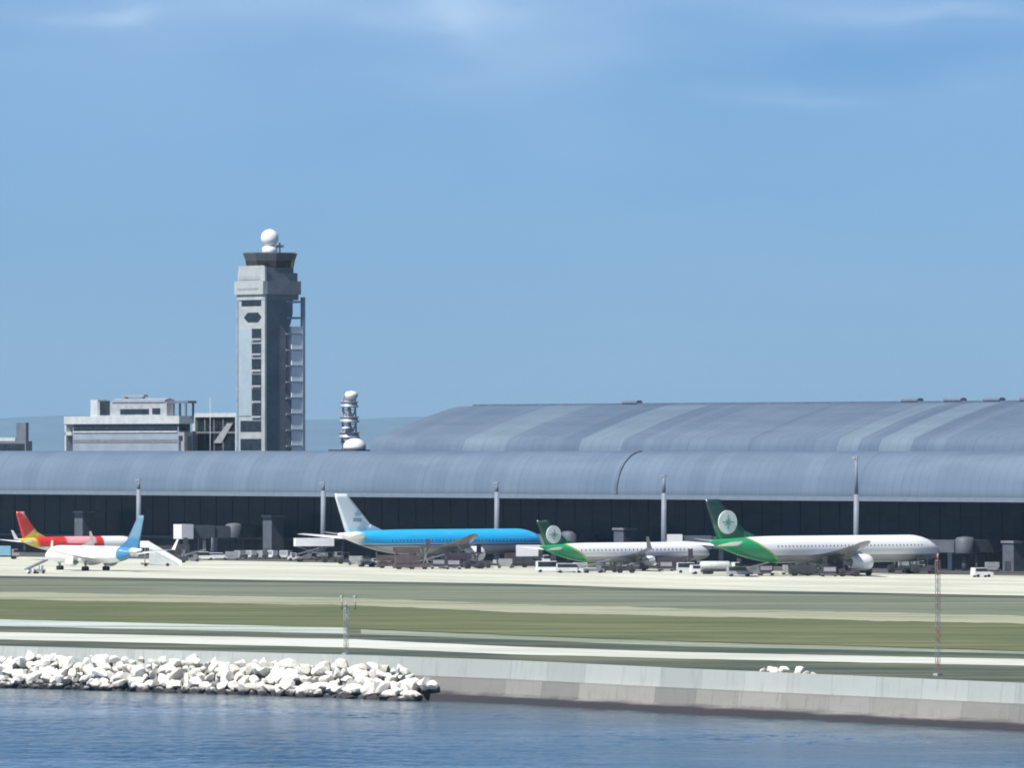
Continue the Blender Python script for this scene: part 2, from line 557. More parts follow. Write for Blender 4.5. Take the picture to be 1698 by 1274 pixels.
fine = []
for i in range(len(wall_line) - 1):
    for k in range(6):
        fine.append(wall_line[i].lerp(wall_line[i + 1], k / 6))
fine.append(wall_line[-1])
extrude(fine, [(-.9, 3.3), (-.9, WZ), (0, WZ), (.25, 1.93)], 'parapet', M['wall_up'])
extrude(fine, [(-.9, 3.2), (.2, 1.9), (1.0, 1.9), (1.0, 1.75), (1.25, -.1), (2.0, -.35), (2.4, -3), (-.9, -3)], 'footing', M['wall_lo'])

# ------------------------------------------------------------------ rocks


def rock_mesh(seed, flat=.75):
    import bmesh
    rnd = random.Random(seed)
    bm = bmesh.new()
    bmesh.ops.create_icosphere(bm, subdivisions=2, radius=1)
    cuts = [Vector((rnd.uniform(-1, 1), rnd.uniform(-1, 1), rnd.uniform(-1, 1))).normalized() for _ in range(8)]
    ds = [rnd.uniform(.42, .78) for _ in cuts]
    for v in bm.verts:
        for n, d in zip(cuts, ds):
            k = v.co.dot(n)
            if k > d: v.co -= n * (k - d)
        v.co.z *= flat
        v.co *= 1 + rnd.uniform(-.02, .02)
    me = bpy.data.meshes.new('armour_rock')
    bm.to_mesh(me); bm.free()
    me.materials.append(M['rock'])
    return me


RM = [rock_mesh(k, random.uniform(.65, .95)) for k in range(8)]


def rock(p, s, label, group, cat='rock'):
    o = bpy.data.objects.new('armour_rock', random.choice(RM))
    COL.objects.link(o)
    o.location = p
    o.scale = (s * random.uniform(.85, 1.35), s * random.uniform(.8, 1.15), s * random.uniform(.75, 1.1))
    o.rotation_euler = (random.uniform(-.6, .6), random.uniform(-.6, .6), random.uniform(0, 6.28))
    return tag(o, label, cat, group)


def wall_at(px):
    for i in range(len(XS) - 1):
        if XS[i] <= px <= XS[i + 1]:
            return wall_line[i].lerp(wall_line[i + 1], (px - XS[i]) / (XS[i + 1] - XS[i]))


nrock = 0
ROWS = [(.6, 2.6, 1.05), (1.7, 1.9, 1.15), (2.9, .9, 1.2), (4.3, -.1, 1.25), (5.6, -1.05, 1.2)]
for r, (off, z, s) in enumerate(ROWS):
    px = -14 + r * 5
    while px < 742:
        taper = max(0, (px - 640) / 100)
        if not (r == 0 and px > 690):
            p = wall_at(px) + sh_out * (off + random.uniform(-.35, .35))
            p.z = z + random.uniform(-.35, .4) - taper * (.9 if r < 2 else .3)
            rock(p, s * random.choice((.5, .65, .75, .85, .9, 1.0, 1.2)), 'pale angular armour rock in the bank piled between the seawall and the water', 'armour rocks below the seawall')
            nrock += 1
        px += random.uniform(9.6, 14.8)
for k, (px, dz, s) in enumerate([(1252, 0, .62), (1262, .1, .8), (1273, .1, .78), (1289, 0, .85), (1311, .1, .8), (1323, -.1, .72), (1333, -.2, .5)]):
    p = wall_at(px) - sh_out * 1.6
    p.z = GZ + .45 + dz
    o = rock(p, s, 'bright white boulder in the little heap on top of the seawall', 'white boulders on the seawall top', 'boulder')
    o.name = 'boulder'

# ------------------------------------------------------------------ far hills
g = MB(); vs = []; NX, NY = 90, 8
from mathutils import noise as mn
for j in range(NY):
    for i in range(NX):
        x = -9000 + 18000 * i / (NX - 1); y = 34000 + 6000 * j / (NY - 1)
        prof = math.sin(math.pi * j / (NY - 1))
        h = 165 + 60 * mn.fractal(Vector((x * .0008, y * .0004, 3.3)), 1, 2, 4)
        vs.append((x, y, SEA - .5 + max(0, h) * prof))
g.add(vs, [(j * NX + i, j * NX + i + 1, (j + 1) * NX + i + 1, (j + 1) * NX + i) for j in range(NY - 1) for i in range(NX - 1)], smooth=True)
tag(g.build('hills', mat('haze_tinted_hills', (.085, .15, .20), .9, scale=.004)), kind='structure')  # blue of the hazy air is put into the hill colour

# ------------------------------------------------------------------ terminal
U0 = -1550.0


def uv(u, v, z=GZ):
    return EU * u + EV * v + Vector((0, 0, z))


def roof_mat(name, tones, seam, base_rough=.42):
    m, t, b, co = new_mat(name, base_rough, .35)
    sp = t.n('ShaderNodeSeparateXYZ'); t.link(co, sp.inputs[0])
    wn = t.n('ShaderNodeTexWhiteNoise', noise_dimensions='1D')
    t.link(t.math('FLOOR', t.math('DIVIDE', sp.outputs[0], seam)), wn.inputs['W'])
    n1 = t.noise(t.map(co, (.05, .25, .25)), .9, 5, .6, .3)
    n2 = t.noise(t.map(co, (.5, .04, .04)), .8, 4, .6)
    f = t.math('ADD', t.math('MULTIPLY', wn.outputs['Value'], .35), t.math('ADD', t.math('MULTIPLY', n1, .45), t.math('MULTIPLY', n2, .25)))
    sm = t.math('ABSOLUTE', t.math('SUBTRACT', t.math('FRACT', t.math('DIVIDE', sp.outputs[0], seam * .5)), .5))
    n3 = t.noise(t.map(co, (.9, .02, .02)), .6, 3, .6)     # rain streaks run down the slope
    c = t.mix(t.step(f, .25, .8), *tones)
    c = t.mix(t.math('MULTIPLY', t.step(sm, .44, .49), .22), c, (.05, .07, .10))
    c = t.mix(t.math('MULTIPLY', t.step(n3, .52, .75), .22), c, tuple(x * .6 for x in tones[0]))
    t.link(c, b.inputs['Base Color'])
    t.link(t.math('ADD', t.math('MULTIPLY', n1, .3), base_rough - .15), b.inputs['Roughness'])
    return m


M['wing_roof'] = roof_mat('steel_wing_roof', ((.172, .236, .312), (.205, .272, .350)), 6.0)
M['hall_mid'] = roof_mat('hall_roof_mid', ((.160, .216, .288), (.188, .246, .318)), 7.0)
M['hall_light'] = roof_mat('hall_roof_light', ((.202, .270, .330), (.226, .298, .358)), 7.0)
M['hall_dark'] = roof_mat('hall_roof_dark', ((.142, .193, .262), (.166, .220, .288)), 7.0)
M['trim'] = mat('roof_edge_trim', (.22, .27, .335), .45, .3, amt=.08)
M['joint'] = mat('roof_joint', (.135, .18, .24), .6, .2)

M['doorp'] = mat('loading_door_paint', (.03, .035, .045), .6, amt=.4)
troot = thing('boarding_wing', uv(U0, 1172), RU, 'long low terminal wing with curved grey steel roof over dark glass', 'airport terminal')
UA, UB = -420, 330
arc = [(8 * (1 - math.cos(R(a))), 16.9 + 10.4 * math.sin(R(a))) for a in range(0, 91, 9)]
prof = arc + [(14, 27.45), (26, 27.5), (40, 27.2), (50, 26.6)]
inner = [(p + (.55 if i == 0 else .2), z - .55) for i, (p, z) in enumerate(prof)]
g = MB()
us = [UA + (UB - UA) * k / 60 for k in range(61)]
g.rings([[(u, p, z) for p, z in prof + inner[::-1]] for u in us], smooth=True)
g.build('roof', M['wing_roof'], troot)
g = MB(); g.box(UA, UB, -.45, .5, 15.9, 16.95); g.build('eave', M['trim'], troot)
for px in (1043,):   # expansion joints arch over the roof
    g = MB()
    u = (at_v(px, 1176) - uv(U0, 1176)).dot(EU)
    g.rings([[(u + du, p - dp, z + dz) for du, dp, dz in ((-.45, .1, 0), (.45, .1, 0), (.45, .28, .3), (-.45, .28, .3))] for p, z in arc], smooth=False)
    g.build('expansion_joint', M['joint'], troot)
g = MB(); g.box(UA, UB, 13, 13.6, 5.2, 17.5); g.build('glass_wall', M['facade'], troot)
g = MB(); g.box(UA, UB, .9, 13, 16.2, 16.7); g.build('soffit', M['midgrey'], troot)
g = MB()
k = UA
while k < UB:
    g.box(k - .07, k + .07, 12.86, 13.0, 5.3, 16.2); k += 7.2
for z in (8.4, 11.6, 14.4): g.box(UA, UB, 12.8, 13.0, z - .1, z + .1)
g.build('mullions', mat('dark_mullion', (.010, .019, .040), .6, spec=.2), troot)
g = MB(); g.box(UA, UB, 9.5, 13.6, 4.6, 5.2); g.build('canopy', M['gate'], troot)
g = MB(); g.box(UA, UB, 11, 13.6, -.2, 4.6); g.build('ground_floor_wall', mat('ground_floor_cladding', (.03, .036, .048), .7, amt=.4, scale=.12), troot)
g = MB()
k = UA + 4; rnd = random.Random(4)
while k < UB:
    w = rnd.uniform(3, 7); g = MB(); g.box(k, k + w, 10.9, 10.99, 0, rnd.uniform(3, 4)); k += w + rnd.uniform(2, 9)
    g.build('loading_door', M['doorp'], troot)
g = MB()
k = UA + 2
while k < UB:
    g = MB(); g.tube((k, 10.0, 0), (k, 10.0, 4.6), .28, n=8); k += 14.4
    g.build('column', M['midgrey'], troot)
g = MB(); g.box(UA, UB, 49, 49.6, -.2, 26.7); g.box(UA, UA + .5, 13.6, 49, -.2, 26.7); g.box(UB - .5, UB, 13.6, 49, -.2, 26.7)
g.build('rear_wall', M['midgrey'], troot)

HV = 1225.0
hl = (at_v(612, HV) - uv(U0, HV)).dot(EU)
hroot = thing('terminal_hall', uv(U0, HV), RU, 'tall main terminal hall with wide banded grey roof rising behind the wing', 'airport terminal')
hp = [(0, 25.0), (.5, 28.6), (1.6, 30.6), (13.6, 34.9), (20.5, 37.0), (26.7, 38.7), (29, 39.2), (31, 39.4), (40, 39.45), (60, 39.4), (80, 37.8), (100, 30)]
hin = [(p + .3, z - .7) for p, z in hp]


def hu(px):
    return (at_v(px, HV) - uv(U0, HV)).dot(EU)


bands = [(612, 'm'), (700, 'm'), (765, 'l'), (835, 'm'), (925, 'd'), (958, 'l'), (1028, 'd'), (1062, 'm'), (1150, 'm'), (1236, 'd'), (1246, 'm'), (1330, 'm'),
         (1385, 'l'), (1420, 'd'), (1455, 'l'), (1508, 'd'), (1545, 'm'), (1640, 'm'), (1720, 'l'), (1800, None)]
g = MB()
KEY = {'m': 0, 'l': 1, 'd': 2}
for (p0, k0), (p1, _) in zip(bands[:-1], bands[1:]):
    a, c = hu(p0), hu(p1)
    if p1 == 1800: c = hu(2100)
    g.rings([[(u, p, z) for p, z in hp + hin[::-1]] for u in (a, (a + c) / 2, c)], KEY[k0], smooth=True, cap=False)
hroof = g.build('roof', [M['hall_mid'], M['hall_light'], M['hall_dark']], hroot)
hr = hu(2100)
g = MB(); g.prism([(.6, 0), (.6, 24)] + [(p + .3, z - .75) for p, z in hp] + [(99, 29), (99, 0)], hl + .5, hl + 1.0, 'x'); g.build('end_wall', M['hall_mid'], hroot)
g = MB(); g.box(hl + 1, hr, .9, 1.3, -.2, 27); g.build('front_wall', M['glass'], hroot)
g = MB(); g.box(hl + 1, hr, 98.2, 98.7, -.2, 29.4); g.build('rear_wall', M['midgrey'], hroot)
g = MB(); g.box(hl + 3, hr, 32, 33.4, 39.2, 39.85); g.build('ridge_walkway', mat('ridge_walkway_paint', (.10, .13, .18), .6), hroof)
for px in (1030, 1490, 1560, 1625, 1685):
    x = hu(px - 160)
    w = random.uniform(5, 8)
    g = MB(); g.prism([(31.8, 39.86), (31.8, 40.25), (32.3, 40.6), (33.4, 40.6), (33.9, 40.25), (33.9, 39.86)], x, x + w, 'x')
    g.build('roof_vent', mat('vent_paint', (.14, .18, .24), .6), hroof)
# gate towers under the eave
for px, top, lab in ((140, 857, 'grey gate stair tower rising behind the red upper body'),
                     (453, 858, 'grey gate stair tower standing alone right of the white jet bridge'),
                     (1036, 868, 'grey gate stair tower above the small green-tailed jet'),
                     (1682, 877, 'grey gate stair tower at the right end of the dark glass')):
    p = at_v(px, 1178)
    h = (932 - top) / (F / p.y) - 1
    r_ = thing('stair_tower', p, RU, lab, 'stair tower', 'gate stair towers along the glass')
    g = MB(); g.box(-1.9, 1.9, -1.9, 1.9, 0, h); g.build('shaft', M['gate'], r_)
    g = MB(); g.box(-2.2, 2.2, -2.2, 2.2, h + .002, h + .5); g.build('roof', M['midgrey'], r_)
    g = MB(); g.box(-1.0, 1.0, -1.98, -1.91, 0.1, 2.4); g.build('door', M['dark'], r_)

# floodlight masts
M['mastgrey'] = mat('mast_grey_paint', (.20, .235, .28), .6, amt=.1)
for px, top, foot, lab in ((230, 795, 905, 'pale floodlight mast rising behind the pale blue tail fin'),
                           (536, 800, 905, 'pale floodlight mast just left of the tall white tail fin'),
                           (824, 800, 905, 'pale floodlight mast rising above the bright blue fuselage'),
                           (1101, 788, 905, 'pale floodlight mast between the two green tail fins'),
                           (1420, 758, 905, 'pale floodlight mast above the long white fuselage')):
    p = at_v(px, 1163)
    s_ = F / p.y
    h = (HOR - top) / s_ + 28
    r_ = thing('floodlight_mast', p, RU, lab, 'light mast', 'floodlight masts along the terminal')
    g = MB(); g.tube((0, 0, 0), (0, 0, 17.5), .72, .6, 12); g.tube((0, 0, 17.5), (0, 0, h), .45, .28, 12)
    g.build('pole', M['mastgrey'], r_)
    g = MB(); g.box(-.7, .7, -.7, .7, -.02, .9); g.build('base', M['concrete'], r_)
    g = MB(); g.box(-.9, .9, -.15, .15, h - .2, h + .05)
    for k in (-.6, 0, .6): g.box(k - .2, k + .2, -.5, -.16, h - .45, h)
    g.build('lamp_bar', M['steel'], r_)

# ------------------------------------------------------------------ control tower
p = at_depth(440, 2150)
croot = thing('control_tower', p - EU * 6, RU, 'tall grey air traffic control tower topped by dark cab and white radome', 'control tower')
SC = F / 2150


def cz(py): return (HOR - py) / SC + 28


g = MB()
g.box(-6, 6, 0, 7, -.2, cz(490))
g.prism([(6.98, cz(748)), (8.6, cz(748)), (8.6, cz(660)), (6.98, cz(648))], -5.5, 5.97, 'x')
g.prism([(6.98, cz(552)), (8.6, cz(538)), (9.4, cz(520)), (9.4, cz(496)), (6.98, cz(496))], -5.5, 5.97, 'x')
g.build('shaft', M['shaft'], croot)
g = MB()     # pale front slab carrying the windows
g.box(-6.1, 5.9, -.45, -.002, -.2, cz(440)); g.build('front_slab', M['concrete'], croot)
g = MB(); g.box(-5.8, .3, -.62, -.452, cz(690), cz(545)); g.build('front_cladding', M['concrete_blue'], croot)
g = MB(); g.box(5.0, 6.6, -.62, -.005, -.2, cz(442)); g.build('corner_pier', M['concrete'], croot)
g = MB()
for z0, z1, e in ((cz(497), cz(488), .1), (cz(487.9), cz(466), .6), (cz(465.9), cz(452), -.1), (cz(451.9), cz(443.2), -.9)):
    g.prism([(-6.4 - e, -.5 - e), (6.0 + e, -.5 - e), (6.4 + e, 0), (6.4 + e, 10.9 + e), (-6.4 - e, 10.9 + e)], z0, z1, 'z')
head = g.build('head', mat('tower_head_shade_tone', (.17, .20, .225), .6, amt=.2, scale=.3), croot)  # head colour darkened to carry the shade of its right side
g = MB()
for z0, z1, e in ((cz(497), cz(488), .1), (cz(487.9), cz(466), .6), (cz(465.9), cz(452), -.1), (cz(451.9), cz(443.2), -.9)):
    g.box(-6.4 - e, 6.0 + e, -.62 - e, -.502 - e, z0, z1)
g.build('head_lit_front', M['concrete'], head)  # paler sheet puts the sunlit front into the head's colour
g = MB(); g.box(-5.6, 4.2, -.62, -.525, cz(463.5), cz(458)); g.box(-5.6, 4.2, -1.3, -1.225, cz(480), cz(476.5)); g.build('louvre', M['grey'], head)


def oct_(r, c=(0, 6)):
    return [(c[0] + r * math.cos(R(22.5 + 45 * i)), c[1] + r * math.sin(R(22.5 + 45 * i))) for i in range(8)]


def frus(z0, r0, z1, r1):
    return [[(x, y, z0) for x, y in oct_(r0)], [(x, y, z1) for x, y in oct_(r1)]]


g = MB(); g.rings(frus(cz(443.1), 6.5, cz(432), 6.9), smooth=False); cab = g.build('cab', mat('cab_glass', (.012, .015, .022), .2), croot)
g = MB()
for (a0, b0), (a1, b1) in zip(oct_(6.55), oct_(6.95)): g.bar((a0, b0, cz(443)), (a1, b1, cz(432)), .16)
g.build('cab_mullions', M['dark'], cab)
g = MB(); g.rings(frus(cz(431.9), 7.0, cz(420), 7.75) + frus(cz(419), 7.75, cz(418), 7.0), smooth=False)
g.build('cab_roof', mat('cab_roof_paint', (.085, .095, .11), .6), croot)
g = MB()
for i in range(24):
    a = 2 * math.pi * i / 24
    g.tube((7.0 * math.cos(a), 6 + 7.0 * math.sin(a), cz(418) - .05), (7.0 * math.cos(a), 6 + 7.0 * math.sin(a), cz(413)), .05, n=4)
g.build('railing', M['steel'], croot)
g = MB(); g.lathe([(2.0, cz(419)), (2.1, cz(416)), (2.1, cz(409)), (1.2, cz(406))], 20, (-.2, 6, 0)); g.build('radome_pedestal', M['white'], croot)
g = MB()
g.lathe([(max(.02, 2.5 * math.sin(R(a))), cz(393.5) - 2.5 * math.cos(R(a))) for a in range(25, 181, 12)], 24, (-.2, 6, 0))
g.build('radome', M['white'], croot)
g = MB(); g.tube((1.2, 8.4, cz(419)), (1.2, 8.4, cz(401)), .25, n=6); g.box(.6, 1.9, 7.6, 9.3, cz(409), cz(405)); g.build('antenna', M['grey'], croot)
for a_, b_ in ((545, 561), (570, 586), (595, 613), (621, 639), (646, 665), (671, 690)):
    g = MB(); g.box(.6, 4.95, -.52, -.455, cz(b_), cz(a_))
    w = g.build('window', M['glass'], croot)
    g = MB(); g.box(.3, .58, -.75, -.46, cz(b_) - .1, cz(a_) + .1); g.box(.6, 4.95, -.95, -.46, cz(b_) - .5, cz(b_) - .02); g.build('frame', M['concrete'], w)
for a_, b_, x0, x1 in ((494, 507, -4.5, 4.9), (518, 534, -3.4, 4.9), (698, 716, -5, 4.9), (728, 747, -5, 4.9)):
    g = MB()
    if a_ == 518:
        g.prism([(-3.4, cz(526)), (-1.6, cz(518)), (3.2, cz(518)), (4.9, cz(526)), (3.2, cz(534)), (-1.6, cz(534))], -.55, -.455, 'y')
    else:
        g.box(x0, x1, -.55, -.455, cz(b_), cz(a_))
    g.build('window', M['glass'], croot)
g = MB()     # outer steel frame behind the shaft and at its left edge
for x in (-6, 5.9):
    g.box(x - .5, x + .5, 12.5, 13.4, -.2, cz(492))
for k in range(15):
    z = cz(500) - 4.45 * k
    if z < 2: break
    g.box(5.5, 6.3, 7.05, 12.5, z - .28, z + .28); g.box(-6.4, -5.6, 7.05, 12.5, z - .28, z + .28); g.box(-5.5, 5.4, 12.6, 13.3, z - .25, z + .25)
g.build('steel_frame', mat('blue_grey_steel', (.26, .33, .42), .5), croot)
g = MB(); g.box(3.0, 6.05, 9.0, 12.45, -.2, cz(541)); g.build('stair_core', mat('white_stair_cladding', (.86, .88, .90), .5, amt=.05), croot)
g = MB(); g.box(-7.0, -6.2, -.6, .4, -.2, cz(500)); g.build('edge_post', mat('blue_edge_post', (.25, .36, .46), .5), croot)

# ------------------------------------------------------------------ offices by the tower
OV = 1262.0
p = at_v(296, OV); OS = F / p.y
oroot = thing('office_building', p, RU, 'flat roofed airport office block with dark window bands left of the tower', 'office building')
oroot.scale = (1, .5, 1)


def oz(py): return (HOR - py) / OS + 28


def ox(px): return (px - 296) / OS / .613


XL = ox(107)
g = MB(); g.box(XL, 0, 0, 8, -.2, oz(703)); g.build('wall', M['spandrel'], oroot)
g = MB(); g.box(XL - 3.5, 1.2, -1.3, 9, oz(702.9), oz(690)); g.build('roof_slab', M['offwhite'], oroot)
for y0, y1 in ((704, 714.5), (729, 735)):
    g = MB(); g.box(XL + .4, -.4, -.14, -.002, oz(y1), oz(y0)); g.box(.002, .14, .4, 7.6, oz(y1), oz(y0))
    g.build('window_band', M['glass'] if y0 == 704 else M['midgrey'], oroot)
g = MB(); g.box(XL + .4, -.4, -.5, -.16, oz(717.5), oz(715)); g.build('sun_shade', M['offwhite'], oroot)
g = MB(); g.box(XL - 3.4, XL - 2.6, -1, 6, -.2, oz(703)); g.box(XL - 3.4, XL - .01, -1, 6, oz(722), oz(716)); g.build('side_balcony', M['offwhite'], oroot)
g = MB(); g.box(.16, 3.2, -.6, 5, oz(723), oz(717)); g.box(2.5, 3.2, -.6, 5, -.2, oz(723)); g.box(.16, 3.2, 1.5, 5, -.2, oz(723.2)); g.build('corner_balcony', M['grey'], oroot)
XP0, XP1 = ox(139), ox(272)
g = MB(); g.box(XP0, XP1, 1.2, 7, oz(690) + .003, oz(667)); pent = g.build('penthouse', mat('light_grey_render', (.40, .42, .44), .6), oroot)
g = MB(); g.box(ox(137), ox(150), .8, 7.2, oz(690) + .003, oz(662)); g.build('lift_housing', M['offwhite'], oroot)
g = MB(); g.box(ox(153), ox(171), 1.05, 1.198, oz(688), oz(664)); g.build('dark_opening', M['glass'], pent)
g = MB(); g.box(ox(190), ox(241), 1.0, 1.198, oz(687), oz(678)); g.build('dark_opening', M['glass'], pent)
g = MB(); g.box(ox(247), ox(261), 1.0, 1.198, oz(687), oz(677)); g.build('dark_opening', M['glass'], pent)
g = MB(); g.prism([(.7, oz(667) + .003), (7.4, oz(667) + .003), (7.4, oz(663)), (4, oz(660)), (.7, oz(663))], ox(176), ox(270), 'x'); g.build('penthouse_roof', M['steel'], oroot)
g = MB(); g.box(ox(188), ox(228), 2.5, 5.5, oz(658), oz(654)); g.box(ox(192), ox(194), 3, 5, oz(662), oz(658)); g.box(ox(222), ox(224), 3, 5, oz(662), oz(658)); g.build('plant_box', M['grey'], oroot)
g = MB()
for x in (ox(282), ox(305)):
    for y in (1.5, 6.5): g.box(x - .35, x + .35, y - .3, y + .3, oz(690) + .003, oz(668))
g.box(ox(274), ox(310), 1, 7, oz(669), oz(665)); g.build('pergola', M['shaft'], oroot)
g = MB(); g.tube((ox(341), 4, 0), (ox(341), 4, oz(660)), .18, .08, 6); g.build('aerial', M['steel'], oroot)

p = at_v(395, 1272); OS2 = F / p.y
lroot = thing('link_building', p, RU, 'dark glazed link block in a white frame joining tower and offices', 'office building')


def lz(py): return (HOR - py) / OS2 + 28


def lx(px): return (px - 395) / OS2 / .613


g = MB(); g.box(lx(322), -.9, .4, 8, -.2, lz(692)); g.build('glazed_wall', M['glass'], lroot)
g = MB(); g.box(lx(317), .4, -.4, 8.3, lz(691.9), lz(685)); g.build('roof_slab', M['offwhite'], lroot)
g = MB(); g.box(lx(317), lx(321.5), -.4, 8, -.2, lz(692.1)); g.box(-.88, .4, -.4, 8, -.2, lz(692.1)); g.build('side_pier', M['offwhite'], lroot)
g = MB()
for px in (336, 352, 368): g.box(lx(px) - .2, lx(px) + .2, .1, .398, 0, lz(693))
g.box(lx(322), -.9, .05, .099, lz(719), lz(716)); g.build('mullions', M['midgrey'], lroot)
g = MB(); g.prism([(lx(352), lz(735)), (lx(366), lz(735)), (lx(386), lz(702)), (lx(376), lz(702))], -.1, .04, 'y'); g.build('stair_flight', M['grey'], lroot)

p = at_v(43, 1262); OS3 = F / p.y
droot = thing('service_building', p, RU, 'low dark building with pale roof line and stub tower at far left', 'service building')
droot.scale = (1, .18, 1)


def dz(py): return (HOR - py) / OS3 + 28


def dx_(px): return (px - 43) / OS3 / .613


g = MB(); g.box(dx_(-90), 0, 0, 12, -.2, dz(732)); g.build('wall', M['shaft'], droot)
g = MB(); g.box(dx_(-90), dx_(24), -.5, 12, dz(731.9), dz(726)); g.build('roof', M['offwhite'], droot)
g = MB(); g.box(dx_(25), -.2, .5, 6, dz(731.8), dz(701)); g.build('stub_tower', M['shaft'], droot)
g = MB(); g.box(dx_(-88), -.6, -.1, -.002, dz(748), dz(736)); g.build('window_band', M['glass'], droot)

# radio mast and small dome right of the tower
TV = 1236.0
p = at_v(579, TV); TS = F / p.y


def tz(py): return (HOR - py) / TS + 28


mroot = thing('radio_mast', p, RU, 'short lattice radio mast with round platforms right of the tower', 'radio mast')
g = MB()
zt = tz(656)
for sx, sy in ((1, 1), (1, -1), (-1, 1), (-1, -1)): g.bar((2.0 * sx, 2.0 * sy, 0), (1.1 * sx, 1.1 * sy, zt), .4)
n = 11
for k in range(n):
    a, c = zt * k / n, zt * (k + 1) / n
    ra, rc = 2.0 - .9 * k / n, 2.0 - .9 * (k + 1) / n
    q = [(1, 1), (-1, 1), (-1, -1), (1, -1)]
    for i in range(4):
        (x0, y0), (x1, y1) = q[i], q[(i + 1) % 4]
        g.bar((x0 * ra, y0 * ra, a), (x1 * rc, y1 * rc, c), .26); g.bar((x0 * rc, y0 * rc, c), (x1 * rc, y1 * rc, c), .26)
        g.bar((x1 * ra, y1 * ra, a), (x0 * rc, y0 * rc, c), .2)
g.build('lattice', M['grey'], mroot)
for py, r_ in ((727, 2.9), (701, 2.7), (676, 2.5)):
    g = MB(); g.lathe([(r_, tz(py)), (r_, tz(py) + .5), (r_ - .3, tz(py) + .5), (r_ - .3, tz(py) + 1.4), (r_, tz(py) + 1.4), (r_, tz(py) + 1.6)], 16); g.build('platform', M['steel'], mroot)
g = MB(); g.lathe([(.2, zt - 1.2), (1.5, zt - .9), (1.8, zt + .2), (1.5, zt + .9), (.2, zt + 1.2)], 16, (1.0, 0, 0)); g.build('drum_antenna', M['white'], mroot)
g = MB(); g.lathe([(.1, -.3), (1.0, 0), (1.1, .5), (.2, .6)], 14, (1.6, -2.2, tz(712))); g.build('dish', M['white'], mroot)

p = at_v(588, 1230)
rroot = thing('radome_hut', p, RU, 'squat white dome on a dark flat roof beside the radio mast', 'radome')
g = MB(); g.box(-7, 5, -3.5, 3.5, -.2, tz(746)); g.build('hut', M['dark'], rroot)
g = MB(); g.lathe([(2.9, tz(746) + .003), (3.1, tz(742)), (2.9, tz(737)), (2.2, tz(731)), (1.1, tz(728)), (.05, tz(727))], 20); g.build('dome', M['white'], rroot)

# ------------------------------------------------------------------ aircraft


def lerp_tab(tab, x):
    for (a, va), (b_, vb) in zip(tab[:-1], tab[1:]):
        if x <= b_: return va + (vb - va) * (x - a) / (b_ - a)
    return tab[-1][1]


def airfoil(xle, chord, y, z, th, n=7, twist=0.0):
    pts = []
    up_ = [(t_, math.sqrt(max(0, t_)) * 1.2 * (1 - t_) + .02 * (1 - t_)) for t_ in [i / (n - 1) for i in range(n)]]
    for t_, h in up_: pts.append((xle - chord * t_, y, z + h * th * .62 - twist * t_))
    for t_, h in up_[::-1][1:-1]: pts.append((xle - chord * t_, y, z - h * th * .42 - twist * t_))
    return pts


def livery(name, fn, rough=.28, win=None):
    m, t, b, co = new_mat(name, rough, 0, .5)
    sp = t.n('ShaderNodeSeparateXYZ'); t.link(co, sp.inputs[0])
    c = fn(t, sp.outputs[0], sp.outputs[1], sp.outputs[2])
    if win:      # row of cabin windows
        zw, xa, xb = win
        fr = t.math('ABSOLUTE', t.math('SUBTRACT', t.math('FRACT', t.math('DIVIDE', sp.outputs[0], 1.07)), .5))
        dzw = t.math('ABSOLUTE', t.math('SUBTRACT', sp.outputs[2], zw))
        k = t.math('MULTIPLY', t.math('LESS_THAN', fr, .14), t.math('LESS_THAN', dzw, .19))
        k = t.math('MULTIPLY', k, t.math('MULTIPLY', t.math('GREATER_THAN', sp.outputs[0], xa), t.math('LESS_THAN', sp.outputs[0], xb)))
        c = t.mix(k, c, (.04, .05, .06))
    n = t.noise(t.map(co, (.3, 1, 1)), .8, 4, .6)
    t.link(t.mix(t.math('MULTIPLY', t.step(n, .5, .8), .18), c, (.45, .44, .43)), b.inputs['Base Color'])
    return m


def lin(t, x, z, a, c):
    return t.math('ADD', t.math('MULTIPLY', x, a), t.math('MULTIPLY', z, c))


